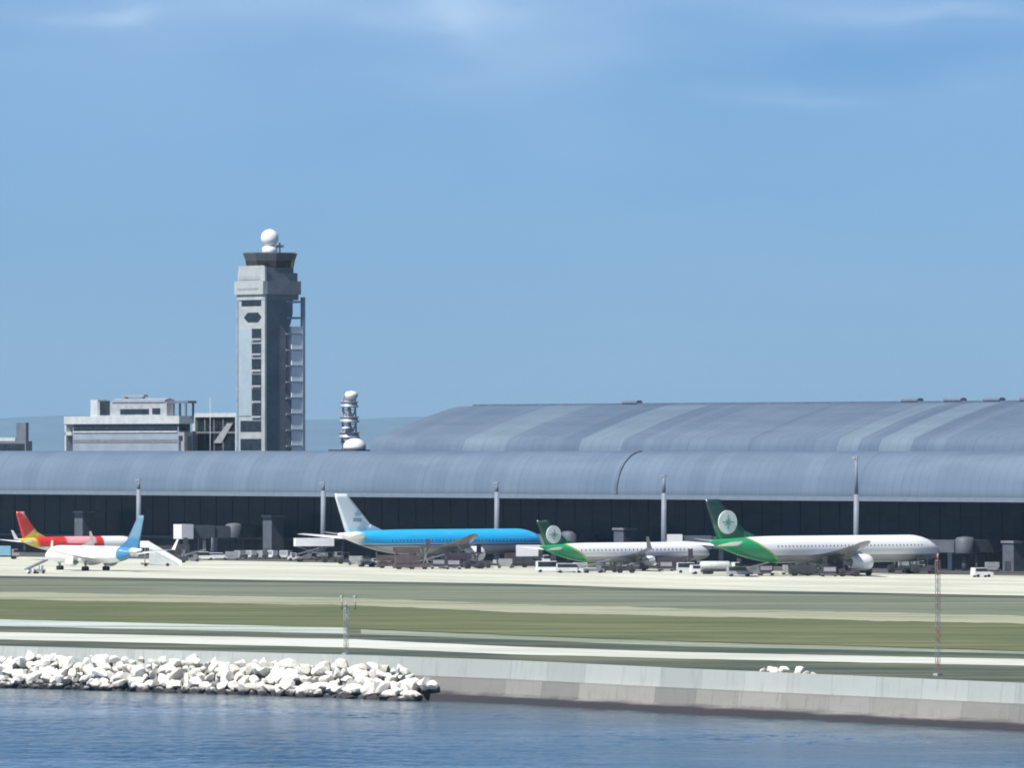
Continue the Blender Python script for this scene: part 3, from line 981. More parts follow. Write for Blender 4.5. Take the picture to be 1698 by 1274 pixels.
def aircraft(loc, rz, L, D, span, tailh, label, fus_m, fin_m, wing_m, eng_m, belly=None, clear=None, fin_mark=None, name='airliner', sc=1.0, stab_m=None, eng_r=None, winglet=False):
    root = thing(name, loc, rz, label, 'airplane', 'jets on the apron')
    root.scale = (sc, sc, sc)
    Rr = D / 2
    clear = clear if clear is not None else D * .47      # belly height above ground
    zc = clear + Rr
    rad = [(0, .03), (.12, .22), (.3, .40), (.6, .60), (1.0, .78), (1.5, .91), (2.0, .985), (2.4, 1)]
    drp = [(0, -.30), (.3, -.26), (.6, -.20), (1.0, -.12), (1.5, -.05), (2.2, 0)]
    g = MB(); rs = []
    st = [0, .06, .12, .2, .3, .45, .6, .8, 1.0, 1.25, 1.5, 1.75, 2.0, 2.4]
    xs = [(L - s_ * Rr * 1.25, lerp_tab(rad, s_), lerp_tab(drp, s_)) for s_ in st]
    tl = 6.6 * Rr
    x0 = L - 2.4 * Rr * 1.25
    for k in range(1, 13): xs.append((x0 + (tl - x0) * k / 12, 1.0, 0.0))
    for k in range(1, 13):
        f = k / 12
        r_ = 1 - f ** 1.7 * .90
        xs.append((tl * (1 - f) + .4 * f, r_, (1 - r_) * .72))
    NN = 28
    for x, r_, dzz in xs:
        rs.append([(x, Rr * r_ * math.cos(2 * math.pi * i / NN), zc + Rr * dzz + Rr * r_ * math.sin(2 * math.pi * i / NN)) for i in range(NN)])
    g.rings(rs)
    fus = g.build('fuselage', fus_m, root)
    # flight deck glass, doors
    g = MB()
    for sg in (1, -1):
        for a0, a1, s0, s1 in ((8, 34, .62, .95), (36, 62, .72, 1.12)):
            q = []
            for aa, ss in ((R(90 - a1 * .9 - 8), s0), (R(90 - a0 * .9 - 2), s0 + .02), (R(90 - a0 * .9 - 2), s0 + .30), (R(90 - a1 * .9 - 8), s1)):
                r_ = lerp_tab(rad, ss) * Rr * 1.012; dd = lerp_tab(drp, ss) * Rr
                q.append((L - ss * Rr * 1.25, sg * r_ * math.cos(aa), zc + dd + r_ * math.sin(aa)))
            g.add(q, [(0, 1, 2, 3)])
    g.build('windscreen', M['glass'], fus)
    # belly fairing
    xr = L * .555 + span * .05
    g = MB(); rs = []
    for f in [i / 10 for i in range(11)]:
        x = xr - span * .26 * f + span * .05; w_ = math.sin(math.pi * min(1, max(0, f))) ** .6
        rs.append([(x, Rr * (.25 + .83 * w_) * math.cos(a), clear + Rr * .55 + Rr * (.2 + .62 * w_) * math.sin(a)) for a in [2 * math.pi * i / 16 for i in range(16)]])
    g.rings(rs); g.build('belly_fairing', belly or wing_m, root)
    # wings
    semi = span / 2
    croot, ctip = span * .205, span * .04
    for sg in (1, -1):
        g = MB(); rs = []
        for f in (0.0, .1, .35, .6, .8, .93, 1.0):
            y = semi * f
            xle = xr - y * .60 - (0 if f < .9 else (f - .9) * semi * .45)
            ch = croot * (1 - f / .35) + croot * .60 * (f / .35) if f <= .35 else croot * .60 + (ctip - croot * .60) * (f - .35) / .65
            if f == 1.0: ch *= .35
            z = clear + Rr * .45 + y * .105 + (y / semi) ** 2 * span * .012
            rs.append(airfoil(xle, ch, sg * y, z, ch * (.13 - .04 * f)))
        g.rings(rs)
        wg = g.build('wing', wing_m, root)
        if winglet:
            tipx = xr - semi * .60 - .1 * semi * .45; zt_ = clear + Rr * .45 + semi * .105 + span * .012
            g = MB(); g.rings([airfoil(tipx + .3, ctip, sg * semi * .995, zt_ - .1, ctip * .1), airfoil(tipx - 1.1, ctip * .45, sg * (semi + .5), zt_ + 2.3, ctip * .05)], smooth=False)
            g.build('winglet', wing_m, wg)
        # engine under the wing
        er = eng_r or span * .0285
        ey, ex = sg * semi * .325, xr - semi * .325 * .6 + er * 2.1
        ez = clear + Rr * .45 + abs(ey) * .105 - er * 1.28
        ez = max(ez, er + .55)
        g = MB(); rs = []
        prof_ = [(0.15, .80), (0, .90), (-.12, .985), (-.8, 1.08), (-1.8, 1.05), (-2.7, .86), (-3.1, .76), (-3.1, .62)]
        for px_, r_ in prof_:
            rs.append([(ex + px_ * er, ey + er * r_ * math.cos(2 * math.pi * i / 20), ez + er * r_ * math.sin(2 * math.pi * i / 20)) for i in range(20)])
        g.rings(rs); en = g.build('engine', eng_m, root)
        g = MB(); g.tube((ex + .16 * er, ey, ez), (ex - .25 * er, ey, ez), er * .78, er * .76, 20); g.build('fan', M['dark'], en)
        g = MB(); g.tube((ex - 3.05 * er, ey, ez), (ex - 4.1 * er, ey, ez), er * .52, er * .3, 16); g.build('exhaust', M['midgrey'], en)
        g = MB(); g.prism([(ex - .9 * er, ez + er * .9), (ex - 3.6 * er, ez + er * .55), (ex - 4.2 * er, ez + er * 1.35), (ex - 1.6 * er, ez + er * 1.5)], ey - er * .16, ey + er * .16, 'y'); g.build('pylon', wing_m, en)
        # tailplane
        g = MB(); rs = []
        ss = span * .19
        for f in (0, .3, 1.0):
            y = ss * f
            rs.append(airfoil(L * .118 + span * .014 - y * .74, span * .115 * (1 - f * .55), sg * (y + Rr * .1), zc + Rr * .30 + y * .09, span * .018 * (1 - f * .5)))
        g.rings(rs); g.build('tailplane', stab_m or wing_m, root)
    # fin
    g = MB(); rs = []
    fb = zc + Rr * .55; fh = tailh - fb
    rootc = L * .155 if D > 5 else L * .165
    xrear = L * .015
    for f in (0, .12, .5, .9, 1.0):
        ch = rootc * (1 - f * .62)
        rear = xrear + L * .028 - f * L * .058 + (0 if f < 1 else .3)
        a = airfoil(0, ch, 0, 0, ch * .09)
        rs.append([(q[0] + rear + ch, q[2] * 1.0, fb + fh * f) for q in a])
    g.rings(rs)
    g.prism([(xrear + L * .02 + rootc * 1.45, fb + .0), (xrear + L * .03 + rootc * .6, fb + .0), (xrear + L * .02 + rootc * .80, fb + fh * .26)], -.14, .14, 'y')
    fin = g.build('tail_fin', fin_m, root)
    if fin_mark: fin_mark(fin, xrear, rootc, fb, fh, L)
    # landing gear
    wr = .62 if D > 5 else .55
    for sx, nose in ((L * .5 - span * .02, False), (L - 2.9 * Rr, True)):
        for sg in ((1, -1) if not nose else (0,)):
            y0 = sg * span * .085
            g = MB(); g.tube((sx, y0, wr), (sx, y0 * .9, clear + Rr * .3), .2, .26, 8)
            g.tube((sx, y0, wr * 1.6), (sx + 1.2, y0 * .85, clear + Rr * .25), .1, n=6)
            gr_ = g.build('landing_gear', M['grey'], root)
            axl = (-.75, .75) if (D > 5 and not nose) else (0,)
            g = MB()
            for ax in axl:
                for k in (-.5, .5):
                    g.tube((sx + ax, y0 + k - .2, wr), (sx + ax, y0 + k + .2, wr), wr, n=14)
            g.build('wheels', M['rubber'], gr_)
    return root


WHITE, GREYB = (.82, .83, .84), (.42, .43, .45)
# --- light blue jet
Dk = 6.0
zk = Dk * .47 + Dk / 2


def kl(t, x, y, z):
    c = t.mix(t.step(z, zk - .95, zk - .80), (.40, .42, .44), (.02, .09, .28))
    c = t.mix(t.step(z, zk - .62, zk - .5), c, (.70, .74, .78))
    c = t.mix(t.step(z, zk - .42, zk - .3), c, (.025, .42, .80))
    c = t.mix(t.step(x, 7.5, 5.0), c, WHITE)
    return c


def crown_mark(fin, xr, rc, fb, fh, L):
    g = MB()
    cx, cz_ = xr + rc * .52, fb + fh * .48
    for s_ in (1, -1):
        y0, y1 = (.30, .36) if s_ > 0 else (-.36, -.30)
        for k in (-.9, -.3, .3, .9): g.tube((cx + k * .8, y0, cz_ + .45), (cx + k * .8, y1, cz_ + .45), .22, n=10)
        g.box(cx - .95, cx + .95, y0, y1, cz_ - .12, cz_ + .14)
        g.tube((cx, y0, cz_ + 1.0), (cx, y1, cz_ + 1.0), .25, n=10)
        g.box(cx - 1.5, cx + 1.0, y0, y1, cz_ - 1.5, cz_ - .65)
    g.build('emblem', mat('grey_blue_emblem', (.20, .36, .50), .5), fin)


white_liv = livery('white_aircraft_paint', lambda t, x, y, z: t.mix(0.0, WHITE, WHITE))
wing_grey = livery('grey_wing_paint', lambda t, x, y, z: t.mix(0.0, (.25, .26, .28), WHITE))
p = ground(559, 941)
aircraft(p, RV, 62.7, Dk, 60, 17.4, 'long airliner with bright blue upper body and tall white tail fin',
         livery('blue_over_grey_livery', kl, win=(zk + .35, 14, 55)), livery('pale_blue_white_fin', lambda t, x, y, z: t.mix(t.step(z, 8.6, 10.2), (.42, .70, .82), (.70, .80, .84))), wing_grey, white_liv, fin_mark=crown_mark, stab_m=white_liv)


# --- green tailed jets
def ev(zc, Rr, xg):
    def fn(t, x, y, z):
        low = lin(t, x, z, -.30, 1.0)      # slanting green tail sweep
        c = t.mix(t.step(z, zc - Rr * .45, zc - Rr * .38), (.30, .31, .33), WHITE)  # white belly toned grey, its shade put into the colour
        sw = t.math('ADD', x, t.math('MULTIPLY', t.math('SUBTRACT', z, zc), 1.6))
        c = t.mix(t.step(sw, xg + .4, xg), c, (.02, .30, .12))
        c = t.mix(t.step(sw, xg + 1.7, xg + 1.5), c, t.mix(t.step(sw, xg + .8, xg + .9), (.02, .30, .12), (.30, .42, .12)))
        return c
    return fn


def green_fin(name, zlo):
    return livery(name, lambda t, x, y, z: t.mix(t.step(z, zlo, zlo + 3.2), (.010, .14, .06), (.010, .055, .045)))


GLOBE = mat('pale_globe_emblem', (.66, .74, .72), .5, amt=.12)
GLOBE2 = mat('green_globe_lines', (.10, .30, .22), .5, amt=.12)


def globe_mark(fin, xr, rc, fb, fh, L):
    r_ = rc * .25
    cx, cz_ = xr + rc * .42, fb + fh * .47
    th = rc * .036
    g = MB(); g.tube((cx, -th, cz_), (cx, th, cz_), r_, n=24)
    e = g.build('emblem', GLOBE, fin)
    g = MB()
    for s_ in (1, -1):
        for k in range(8):      # compass star
            a = math.pi * k / 4; q = r_ * (.62 if k % 2 == 0 else .36)
            g.bar((cx, s_ * (th + .01), cz_), (cx + q * math.cos(a), s_ * (th + .01), cz_ + q * math.sin(a)), r_ * .10)
    g.build('compass_star', GLOBE2, e)


Dz = 6.0; zz = Dz * .47 + 3
p = ground(1174, 957)
aircraft(p, RV, 67, Dz, 60, 17.0, 'biggest white airliner with green tail and pale globe emblem at right',
         livery('white_green_livery_wide', ev(zz, 3, 13.5), win=(zz + .75, 17, 60)), green_fin('dark_green_fin_wide', 9.6), wing_grey, white_liv, fin_mark=globe_mark, stab_m=white_liv)
Da = 4.1; za = Da * .48 + Da / 2
p = ground(893, 949)
aircraft(p, RV, 46.5, Da, 35.8, 10.9, 'smaller white airliner with green tail parked between the blue jet and the biggest jet',
         livery('white_green_livery_narrow', ev(za, Da / 2, 8.5), win=(za + .5, 10, 41)), green_fin('dark_green_fin_narrow', 6.8), wing_grey, white_liv, fin_mark=globe_mark, clear=Da * .48, winglet=True, stab_m=white_liv, sc=1.08)


# --- red and yellow tailed jet
Dv = 3.95; zv = Dv * .48 + Dv / 2


def vj(t, x, y, z):
    c = t.mix(t.step(z, zv - .75, zv - .55), WHITE, (.62, .035, .03))
    pink_highlight = t.math('MULTIPLY', t.step(x, 13.5, 14.5), t.step(z, zv + .1, zv + .4))
    c = t.mix(pink_highlight, c, (.80, .36, .38))  # pinkish highlight painted onto the red upper body
    c = t.mix(t.step(x, 22.6, 23.4), c, (.62, .035, .03))
    c = t.mix(t.step(x, 25.0, 25.6), c, WHITE)
    c = t.mix(t.step(t.math('ADD', x, t.math('MULTIPLY', z, .5)), 8.4, 7.0), c, (.72, .56, .09))
    return c


vfin = livery('red_yellow_fin', lambda t, x, y, z: t.mix(t.step(lin(t, x, z, -.75, 1.0), 3.6, 4.3), (.72, .54, .09), t.mix(t.step(lin(t, x, z, .75, 1.0), 12.4, 12.8), (.58, .05, .035), (.66, .28, .30))))  # pink leading edge is a highlight put into the fin colour
aircraft(ground(29, 929), RV, 37.6, Dv, 34.0, 12.2, 'airliner with red upper body and yellow red tail at far left',
         livery('red_white_yellow_livery', vj), vfin, white_liv, white_liv, clear=Dv * .48, winglet=True)
p = ground(237, 949)
aircraft(p, math.atan2(-EU.y, -EU.x), 39.0, 3.95, 34.0, 12.9, 'white airliner with pale blue tail facing left in front of the red jet',
         livery('white_blue_livery', lambda t, x, y, z: t.mix(t.math('MULTIPLY', t.step(x, 8.8, 8.2), t.step(x, 3.6, 4.4)), WHITE, (.06, .25, .48)), win=(3.95 * .98 + .45, 10, 34)),
         livery('pale_blue_fin', lambda t, x, y, z: t.mix(t.step(z, 7.0, 8.6), (.05, .19, .36), (.15, .28, .40))), white_liv, white_liv, belly=white_liv, clear=3.95 * .46, winglet=True)

# ------------------------------------------------------------------ boarding bridges


def bridge(px, v, ang, ln, label, cabm='grey', zb_=4.3):
    p = at_v(px, v)
    r_ = thing('boarding_bridge', p, RU, label, 'boarding bridge', 'boarding bridges')
    g = MB(); g.lathe([(2.2, zb_ - .3), (2.3, zb_), (2.3, zb_ + 3.0), (1.8, zb_ + 3.5), (.1, zb_ + 3.7)], 14); g.tube((0, 0, 0), (0, 0, zb_ - .3), .7, n=10)
    g.build('rotunda', M['gate'], r_)
    c, s_ = math.cos(ang), math.sin(ang)

    def T(x, y, z): return (c * x - s_ * y, s_ * x + c * y, z)
    def bx(g, x0, x1, y0, y1, z0, z1):
        h = MB().box(x0, x1, y0, y1, z0, z1)
        g.add([T(*q) for q in h.v], h.f)
    g = MB(); bx(g, 2.0, ln * .55, -1.5, 1.5, zb_, zb_ + 2.9); bx(g, ln * .5, ln, -1.75, 1.75, zb_ - .15, zb_ + 3.1); tn = g.build('tunnel', M['gate'], r_)
    g = MB(); bx(g, 2.6, ln * .5, -1.56, -1.5, zb_ + 1.0, zb_ + 2.1); bx(g, ln * .52, ln - .6, -1.81, -1.75, zb_ + 1.0, zb_ + 2.1); g.build('tunnel_window', M['glass'], tn)
    g = MB(); bx(g, ln + .003, ln + 3.4, -2.3, 2.3, zb_ - .35, zb_ + 3.4); g.build('cab', M[cabm], r_)
    g = MB(); bx(g, ln * .72 - .35, ln * .72 + .35, -1.6, -1.0, .9, zb_ - .15); bx(g, ln * .72 - .35, ln * .72 + .35, 1.0, 1.6, .9, zb_ - .15); bx(g, ln * .72 - .4, ln * .72 + .4, -2.2, 2.2, .5, .9); lg = g.build('leg', M['midgrey'], r_)
    g = MB()
    for y in (-2.2, 2.2): g.tube(T(ln * .72, y - .25, .55), T(ln * .72, y + .25, .55), .55, n=12)
    g.build('wheels', M['rubber'], lg)
    g = MB(); bx(g, 4, 5, -3.0, -1.6, 0, zb_); g.build('service_stair', M['steel'], r_)
    # fixed link back to the building
    g = MB(); g.box(-1.4, 1.4, 1.6, 1185 - v + .1, zb_, zb_ + 2.9); g.build('fixed_link', M['gate'], r_)


bridge(388, 1176, R(262), 13, 'boarding bridge with white cab at the empty gate right of the pale blue tail', 'white', zb_=5.2)
bridge(945, 1178, R(215), 18, 'boarding bridge reaching to the nose of the blue jet')
bridge(1228, 1176, R(235), 14, 'boarding bridge with white cab behind the tail of the biggest green-tailed jet', 'white')
bridge(1600, 1172, R(205), 17, 'boarding bridge at the nose of the biggest green-tailed jet')

# ------------------------------------------------------------------ ground vehicles


def wheels(root, xs, w, r=.45):
    for x in xs:
        for y in (-w, w):
            g = MB(); g.tube((x, y - .14, r), (x, y + .14, r), r, n=12)
            g.build('wheel', M['rubber'], root)


VG = 'service vehicles on the apron'


def van(px, py, rz, label, body='white', L=5.2, h=2.2):
    r_ = thing('van', ground(px, py), rz, label, 'van', VG)
    g = MB(); g.prism([(-L / 2, .45), (L / 2, .45), (L / 2 + .1, 1.05), (L / 2 - .9, 1.25), (L / 2 - 1.6, h), (-L / 2 + .1, h)], -.95, .95, 'y'); b_ = g.build('body', M[body], r_)
    g = MB(); g.prism([(L / 2 - .95, 1.3), (L / 2 - 1.58, h - .12), (-L / 2 + .4, h - .12), (-L / 2 + .4, 1.3)], -.97, .97, 'y'); g.build('windows', M['glass'], b_)
    wheels(r_, (-L / 2 + 1, L / 2 - 1), .85, .36)


def truck(px, py, rz, label, cab='white', boxc='offwhite', L=8.5, h=3.6, lift=0.0):
    r_ = thing('box_truck', ground(px, py), rz, label, 'truck', VG)
    g = MB(); g.box(-L / 2, L / 2, -.9, .9, .6, .9); g.build('chassis', M['dark'], r_)
    g = MB(); g.prism([(L / 2 - 2.0, .9), (L / 2, .9), (L / 2, 1.7), (L / 2 - .35, 2.6), (L / 2 - 2.0, 2.6)], -1.15, 1.15, 'y'); c_ = g.build('cab', M[cab], r_)
    g = MB(); g.prism([(L / 2 + .01, 1.75), (L / 2 - .3, 2.5), (L / 2 - 1.5, 2.5), (L / 2 - 1.5, 1.75)], -1.17, 1.17, 'y'); g.build('windscreen', M['glass'], c_)
    g = MB(); g.box(-L / 2, L / 2 - 2.3, -1.25, 1.25, 1.0 + lift, h + lift); g.build('cargo_box', M[boxc], r_)
    if lift > .5:
        g = MB()
        for y in (-.8, .8):
            g.bar((-L / 2 + .6, y, 1.0), (L / 2 - 3, y, 1.0 + lift), .22); g.bar((L / 2 - 3, y, 1.0), (-L / 2 + .6, y, 1.0 + lift), .22)
        g.build('scissor_lift', M['midgrey'], r_)
    wheels(r_, (-L / 2 + 1.4, L / 2 - 1.2), 1.0, .5)


def tug(px, py, rz, label, body='dark', s=1.0):
    r_ = thing('baggage_tractor', ground(px, py), rz, label, 'tractor', VG); r_.scale = (s, s, s)
    g = MB(); g.prism([(-1.6, .4), (1.6, .4), (1.6, 1.1), (.3, 1.2), (.1, .9), (-.6, .9), (-.8, 1.3), (-1.6, 1.2)], -.8, .8, 'y'); g.build('body', M[body], r_)
    g = MB(); g.box(-.9, .4, -.75, .75, 1.95, 2.05)
    for x in (-.85, .35):
        for y in (-.7, .7): g.box(x - .05, x + .05, y - .05, y + .05, 1.0, 1.95)
    g.build('canopy', M[body], r_)
    g = MB(); g.box(-.6, -.1, -.4, .4, .9, 1.15); g.build('seat', M['rubber'], r_)
    wheels(r_, (-1.05, 1.05), .75, .42)


def dolly(px, py, rz, label, c='offwhite', n_=1):
    r_ = thing('container_dolly', ground(px, py), rz, label, 'baggage dolly', 'container dollies on the apron')
    g = MB(); g.box(-1.9, 1.9, -.85, .85, .45, .6); g.box(1.9, 2.9, -.06, .06, .45, .55); g.build('bed', M['midgrey'], r_)
    g = MB(); g.prism([(-1.0, .61), (1.0, .61), (1.55, 1.15), (1.55, 2.25), (-1.55, 2.25), (-1.55, 1.15)], -.8, .8, 'y'); k_ = g.build('container', M[c], r_)
    g = MB(); g.box(-1.3, 1.3, -.83, -.802, 1.2, 2.1); g.build('curtain', M['grey'], k_)
    wheels(r_, (-1.4, 1.4), .7, .3)


def loader(px, py, rz, label, c='brown', h=3.2):
    r_ = thing('cargo_loader', ground(px, py), rz, label, 'cargo loader', VG)
    g = MB(); g.box(-4.2, 4.2, -1.4, 1.4, .5, 1.5); g.box(-3.9, 1.6, -1.5, 1.5, 1.502, h - .9); g.build('chassis', M[c], r_)
    g = MB(); g.box(-4.2, 1.8, -1.6, 1.6, h - .5, h); g.box(-4.2, 1.8, -1.65, -1.55, h, h + .9); g.box(-4.2, 1.8, 1.55, 1.65, h, h + .9); g.build('main_platform', M[c], r_)
    g = MB(); g.box(2.0, 4.4, -1.6, 1.6, h + .7, h + 1.1); g.box(3.4, 4.4, .6, 1.6, h + 1.1, h + 2.8); g.build('bridge_platform', M[c], r_)
    g = MB()
    for y in (-1.1, 1.1):
        g.bar((-3.6, y, 1.1), (1.2, y, h - .5), .26); g.bar((1.2, y, 1.1), (-3.6, y, h - .5), .26)
        g.bar((2.4, y, 1.1), (3.8, y, h + .7), .26); g.bar((3.8, y, 1.1), (2.4, y, h + .7), .26)
    g.build('scissor_lift', M['midgrey'], r_)
    wheels(r_, (-3, 0, 3), 1.2, .5)


def belt(px, py, rz, label, c='grey'):
    r_ = thing('belt_loader', ground(px, py), rz, label, 'belt loader', VG)
    g = MB(); g.prism([(-2.4, .4), (2.4, .4), (2.4, 1.0), (-2.4, 1.1)], -.9, .9, 'y'); g.build('body', M[c], r_)
    g = MB(); g.prism([(-3.8, .9), (3.8, 2.9), (3.8, 3.2), (-3.8, 1.2)], -.5, .5, 'y'); g.build('conveyor', M['midgrey'], r_)
    g = MB(); g.box(.6, 1.6, -.88, -.3, 1.0, 1.9); g.build('cab', M[c], r_)
    wheels(r_, (-1.6, 1.6), .8, .4)


def tanker(px, py, rz, label, c='offwhite'):
    r_ = thing('fuel_truck', ground(px, py), rz, label, 'fuel truck', VG)
    g = MB(); g.box(-4.5, 4.5, -.9, .9, .6, .95); g.build('chassis', M['dark'], r_)
    g = MB(); g.prism([(2.6, .95), (4.6, .95), (4.6, 1.8), (4.2, 2.7), (2.6, 2.7)], -1.15, 1.15, 'y'); k_ = g.build('cab', M['white'], r_)
    g = MB(); g.prism([(4.61, 1.85), (4.25, 2.6), (3.2, 2.6), (3.2, 1.85)], -1.17, 1.17, 'y'); g.build('windscreen', M['glass'], k_)
    g = MB(); g.rings([[(x, 1.15 * r_x * math.cos(a), 2.0 + .95 * r_x * math.sin(a)) for a in [2 * math.pi * i / 16 for i in range(16)]] for x, r_x in ((-4.5, .8), (-4.2, 1), (1.9, 1), (2.2, .8))]); g.build('tank', M[c], r_)
    wheels(r_, (-3.4, -2.1, 3.4), 1.0, .5)


EXTRA = [
    ('B', 60, 952, 1.0, 'white', 0, 'white belt loader at the nose of the blue-tailed white jet'),
    ('L', 655, 943, .1, 'brown', 2.2, 'low brown cargo loader between the grey van and the tall brown loader'),
    ('B', 712, 941, .1, 'plum', 0, 'plum belt loader behind the plum container dolly'),
    ('T', 742, 943, .1, 'plum', 1.5, 'plum tractor at the rear wheels of the blue jet'),
    ('D', 752, 945, .1, 'plum', 0, 'plum container dolly in front of the plum cargo loader'),
    ('T', 786, 944, .2, 'plum', 1.5, 'plum tractor behind the plum cargo loader at the engine'),
    ('T', 575, 936, .1, 'plum', 1.4, 'plum tractor at the tail of the blue jet'),
    ('D', 590, 938, .1, 'grey', 0, 'grey container dolly under the rear of the blue jet'),
    ('D', 534, 931, .1, 'dark', 0, 'dark container dolly behind the white high-lift truck'),
    ('D', 838, 943, .1, 'grey', 0, 'grey container dolly right of the white engine of the blue jet'),
    ('L', 870, 942, .1, 'dark', 1.6, 'low dark cargo loader below the nose of the blue jet'),
    ('D', 962, 950, .1, 'offwhite', 0, 'pale container dolly right of the pale grey van'),
    ('T', 1038, 951, .1, 'dark', 1.3, 'dark tractor under the front of the small white jet'),
    ('B', 1056, 948, .1, 'plum', 0, 'plum belt loader left of the small white box truck'),
    ('D', 1104, 948, .1, 'plum', 0, 'plum container dolly right of the small white box truck'),
    ('L', 1340, 956, .1, 'dark', 1.6, 'low dark cargo loader left of the biggest jet main wheels'),
    ('D', 1375, 957, .1, 'plum', 0, 'plum container dolly in front of the plum loader at the biggest jet'),
    ('T', 1408, 957, .1, 'plum', 1.4, 'plum tractor in front of the biggest jet wing'),
    ('T', 1490, 951, .1, 'dark', 1.5, 'dark tractor right of the biggest jet engine'),
    ('B', 1250, 955, .1, 'midgrey', 0, 'grey belt loader beside the grey van with dark rear'),
    ('D', 384, 930, .1, 'grey', 0, 'grey container dolly just right of the small pickup-like van'),
    ('D', 1645, 949, .1, 'grey', 0, 'grey container dolly in front of the right hand row'),
]
for kk, px, py, rz_, c_, hh, lb in EXTRA:
    if kk == 'L': loader(px, py, rz_, lb, c_, hh)
    elif kk == 'B': belt(px, py, rz_, lb, c_)
    elif kk == 'T': tug(px, py, rz_, lb, c_, hh)
    else: dolly(px, py, rz_, lb, c_)

# boarding stairs under the nose at the left: high end beside the aircraft, steps run down to the right
p = ground(264, 940)
st = thing('boarding_stairs', p, 0.05, 'white wedge shaped boarding stairs just right of the pale blue tail', 'boarding stairs')
g = MB()
for k in range(14): g.box(-2.4 + .56 * k, -2.4 + .56 * (k + 1) - .003, -1.0, 1.0, .5, 4.9 - .31 * k)
g.build('steps', M['offwhite'], st)
g = MB(); g.box(-4.6, -2.41, -1.1, 1.1, 4.5, 4.9); g.box(-4.6, -2.41, -1.12, -1.06, 4.9, 6.1); g.box(-4.6, -2.41, 1.06, 1.12, 4.9, 6.1); g.build('landing', M['white'], st)
g = MB()
for y in (-1.07, 1.07): g.prism([(-2.4, 4.4), (5.4, .2), (5.4, 1.35), (-2.4, 6.0)], y - .03, y + .03, 'y')
g.build('side_panel', M['white'], st)
g = MB(); g.box(-4.4, 2.8, -.95, .95, .4, .9)
g.bar((-3.4, -.8, .9), (-3.4, -.8, 4.5), .3); g.bar((-3.4, .8, .9), (-3.4, .8, 4.5), .3); g.build('chassis', M['midgrey'], st)
wheels(st, (-3.2, 2.0), .95, .42)

van(338, 930, .3, 'white van with dark windows parked left of the container row')
van(362, 929, .1, 'small white pickup-like van second from the empty bridge', h=1.8)
for px, c, lb in ((398, 'grey', 'grey container dolly at the left end of the row below the glass'), (416, 'offwhite', 'pale container dolly second in the row below the glass'),
                  (433, 'grey', 'grey container dolly in the middle of the row below the glass'), (450, 'white', 'whitest container dolly in the row below the glass'), (474, 'offwhite', 'pale container dolly at the right end of the row below the glass')):
    dolly(px, 928, RU + .2 * random.uniform(-1, 1), lb, c)
tug(488, 931, .2, 'white tractor standing alone left of the white tailplane', 'white')
truck(528, 933, .25, 'white high-lift truck with raised box behind the tail of the blue jet', 'grey', 'white', 12.0, 3.0, 3.0)
truck(300, 931, .3, 'dark box truck at the empty gate right of the boarding stairs', 'dark', 'dark', 8.5, 3.6)
loader(283, 934, .2, 'dark cargo loader right of the boarding stairs', 'dark', 3.4)
belt(316, 932, .2, 'grey belt loader in front of the dark box truck at the empty gate', 'midgrey')
truck(408, 922, .1, 'dark box truck against the glass behind the dolly row', 'dark', 'dark', 9.0, 3.2)
tug(548, 934, .1, 'dark tractor tucked under the tail of the blue jet', 'dark', 1.3)
belt(505, 930, .3, 'grey belt loader in front of the white high-lift truck at the blue jet tail', 'midgrey')
tug(608, 941, .3, 'dark tractor under the rear body of the blue jet', 'midgrey', 1.2)
van(632, 939, .1, 'low grey van beside the dark tractor below the blue jet', 'grey', 4.6, 1.8)
loader(683, 945, .12, 'tall brown cargo loader raised against the blue jet', 'brown', 4.3)
dolly(727, 944, .1, 'plum coloured container dolly between the two cargo loaders', 'plum')
loader(768, 942, .15, 'plum coloured cargo loader beside the blue jet engine', 'plum', 2.6)
tug(800, 943, .0, 'dark tractor beside the white engine of the blue jet', 'dark', 1.3)
truck(884, 939, .1, 'white catering truck with raised box at the blue jet nose', 'white', 'white', 8.0, 3.7, 1.3)
truck(858, 938, .2, 'dark box truck left of the raised white catering truck', 'dark', 'brown', 6.5, 3.0)
van(911, 950, .1, 'bright white van with dark wheels below the small green tail', 'white', 6.2, 2.6)
van(945, 951, -.1, 'pale grey van right of the bright white van', 'offwhite', 6.2, 2.2)
belt(984, 951, .2, 'grey belt loader below the small white jet', 'midgrey')
tug(1010, 950, .1, 'dark tractor under the small white jet body', 'dark', 1.2)
truck(1083, 945, .1, 'small white box truck under the nose half of the small jet', 'white', 'white', 6.0, 3.0)
loader(1118, 947, .1, 'plum cargo loader under the nose of the small jet', 'plum', 2.2)
van(1142, 951, .0, 'pale van below the rear of the biggest jet', 'offwhite', 5.6, 2.4)
van(1162, 953, .2, 'bright white small van nearest the tail of the biggest jet', 'white', 4.8, 2.1)
tanker(1194, 953, .1, 'pale fuel truck under the green rear body', 'offwhite')
van(1226, 957, .1, 'grey van with dark rear right of the fuel truck', 'grey', 5.6, 2.3)
dolly(1270, 955, .1, 'dark container dolly under the white belly of the biggest jet', 'plum')
dolly(1310, 954, .1, 'grey container dolly left of the biggest jet wheels', 'grey')
loader(1392, 955, .1, 'plum cargo loader beside the biggest jet engine', 'plum', 2.0)
tug(1430, 955, .1, 'dark tractor left of the biggest jet engine', 'dark', 1.3)
truck(1512, 949, .1, 'grey truck below the nose of the biggest jet', 'grey', 'grey', 6.0, 2.9)
tug(1532, 953, .1, 'dark tow tractor at the nose wheel of the biggest jet', 'dark', 1.8)
truck(1569, 945, -.9, 'faded red truck in front of the biggest jet nose', 'red', 'red', 6.5, 3.6)
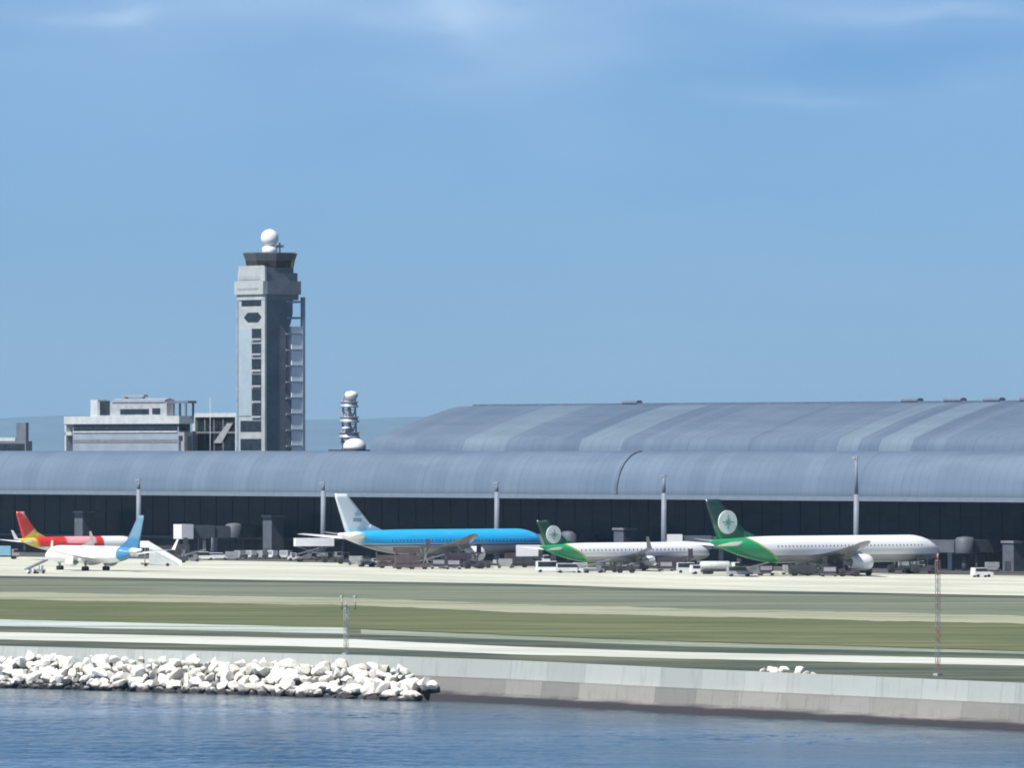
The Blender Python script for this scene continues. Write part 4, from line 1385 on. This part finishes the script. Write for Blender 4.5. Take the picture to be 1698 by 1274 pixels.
for px, c, lb in ((1592, 'offwhite', 'pale container dolly nearest the red truck'), (1612, 'grey', 'grey container dolly second right of the red truck'), (1632, 'offwhite', 'pale container dolly third right of the red truck'),
                  (1654, 'white', 'whitest container dolly in the row at far right'), (1676, 'grey', 'grey container dolly in the row at far right'), (1694, 'offwhite', 'pale container dolly at the right edge of the photo')):
    dolly(px, 945, RU + random.uniform(-.3, .3), lb, c)
van(1628, 958, .4, 'small white van out in front of the right hand dolly row', 'white', 4.6, 2.1)
truck(5, 928, .3, 'pale blue-grey truck cut off at the left edge', 'grey', 'paleblue', 8, 3.4)

# ------------------------------------------------------------------ airfield masts


def lattice(px, py, h, w, bands, label, cat, name):
    p = ground(px, py)
    r_ = thing(name, p, RU, label, cat)
    nb = len(bands)
    for k, mk in enumerate(bands):
        a, c = h * k / nb, h * (k + 1) / nb
        g = MB()
        q = [(1, 1), (-1, 1), (-1, -1), (1, -1)]
        for i in range(4):
            (x0, y0), (x1, y1) = q[i], q[(i + 1) % 4]
            g.bar((x0 * w, y0 * w, a), (x0 * w, y0 * w, c), .055)
            n_ = 2
            for j in range(n_):
                z0, z1 = a + (c - a) * j / n_, a + (c - a) * (j + 1) / n_
                g.bar((x0 * w, y0 * w, z0), (x1 * w, y1 * w, z1), .03); g.bar((x0 * w, y0 * w, z1), (x1 * w, y1 * w, z1), .03)
        g.build('lattice_section', M[mk], r_)
    g = MB(); g.box(-w - .2, w + .2, -w - .2, w + .2, -.05, .35); g.build('base', M['concrete'], r_)
    g = MB(); g.box(-w, w, -w, w, h, h + .12); g.tube((0, 0, h + .1), (0, 0, h + .9), .12, n=8); g.build('head', M[bands[0]], r_)
    return r_


M['fadedred'] = mat('faded_red_paint', (.36, .21, .19), .6, amt=.2)
lattice(1555, 1122, 14.2, .2, ['fadedred', 'grey', 'fadedred', 'grey', 'fadedred', 'grey', 'fadedred'], 'slim red and white lattice mast on the verge near the seawall at right', 'mast', 'lattice_mast')
r_ = lattice(574, 1088, 6.4, .22, ['grey', 'offwhite', 'grey', 'offwhite'], 'short pale lattice mast on the verge above the armour rocks', 'mast', 'lattice_mast')
for px, lb in ((567, 'pale runway light post left of its twin beside the runway'), (589, 'pale runway light post right of its twin beside the runway')):
    q = thing('light_post', ground(px, 1012), RU, lb, 'light post')
    g = MB(); g.tube((0, 0, 0), (0, 0, 2.2), .12, n=8); g.build('pole', M['grey'], q)
    g = MB(); g.box(-.28, .28, -.2, .2, 2.2, 2.5); g.build('lamp', M['offwhite'], q)
print('rocks', nrock, 'objects', len(bpy.data.objects))
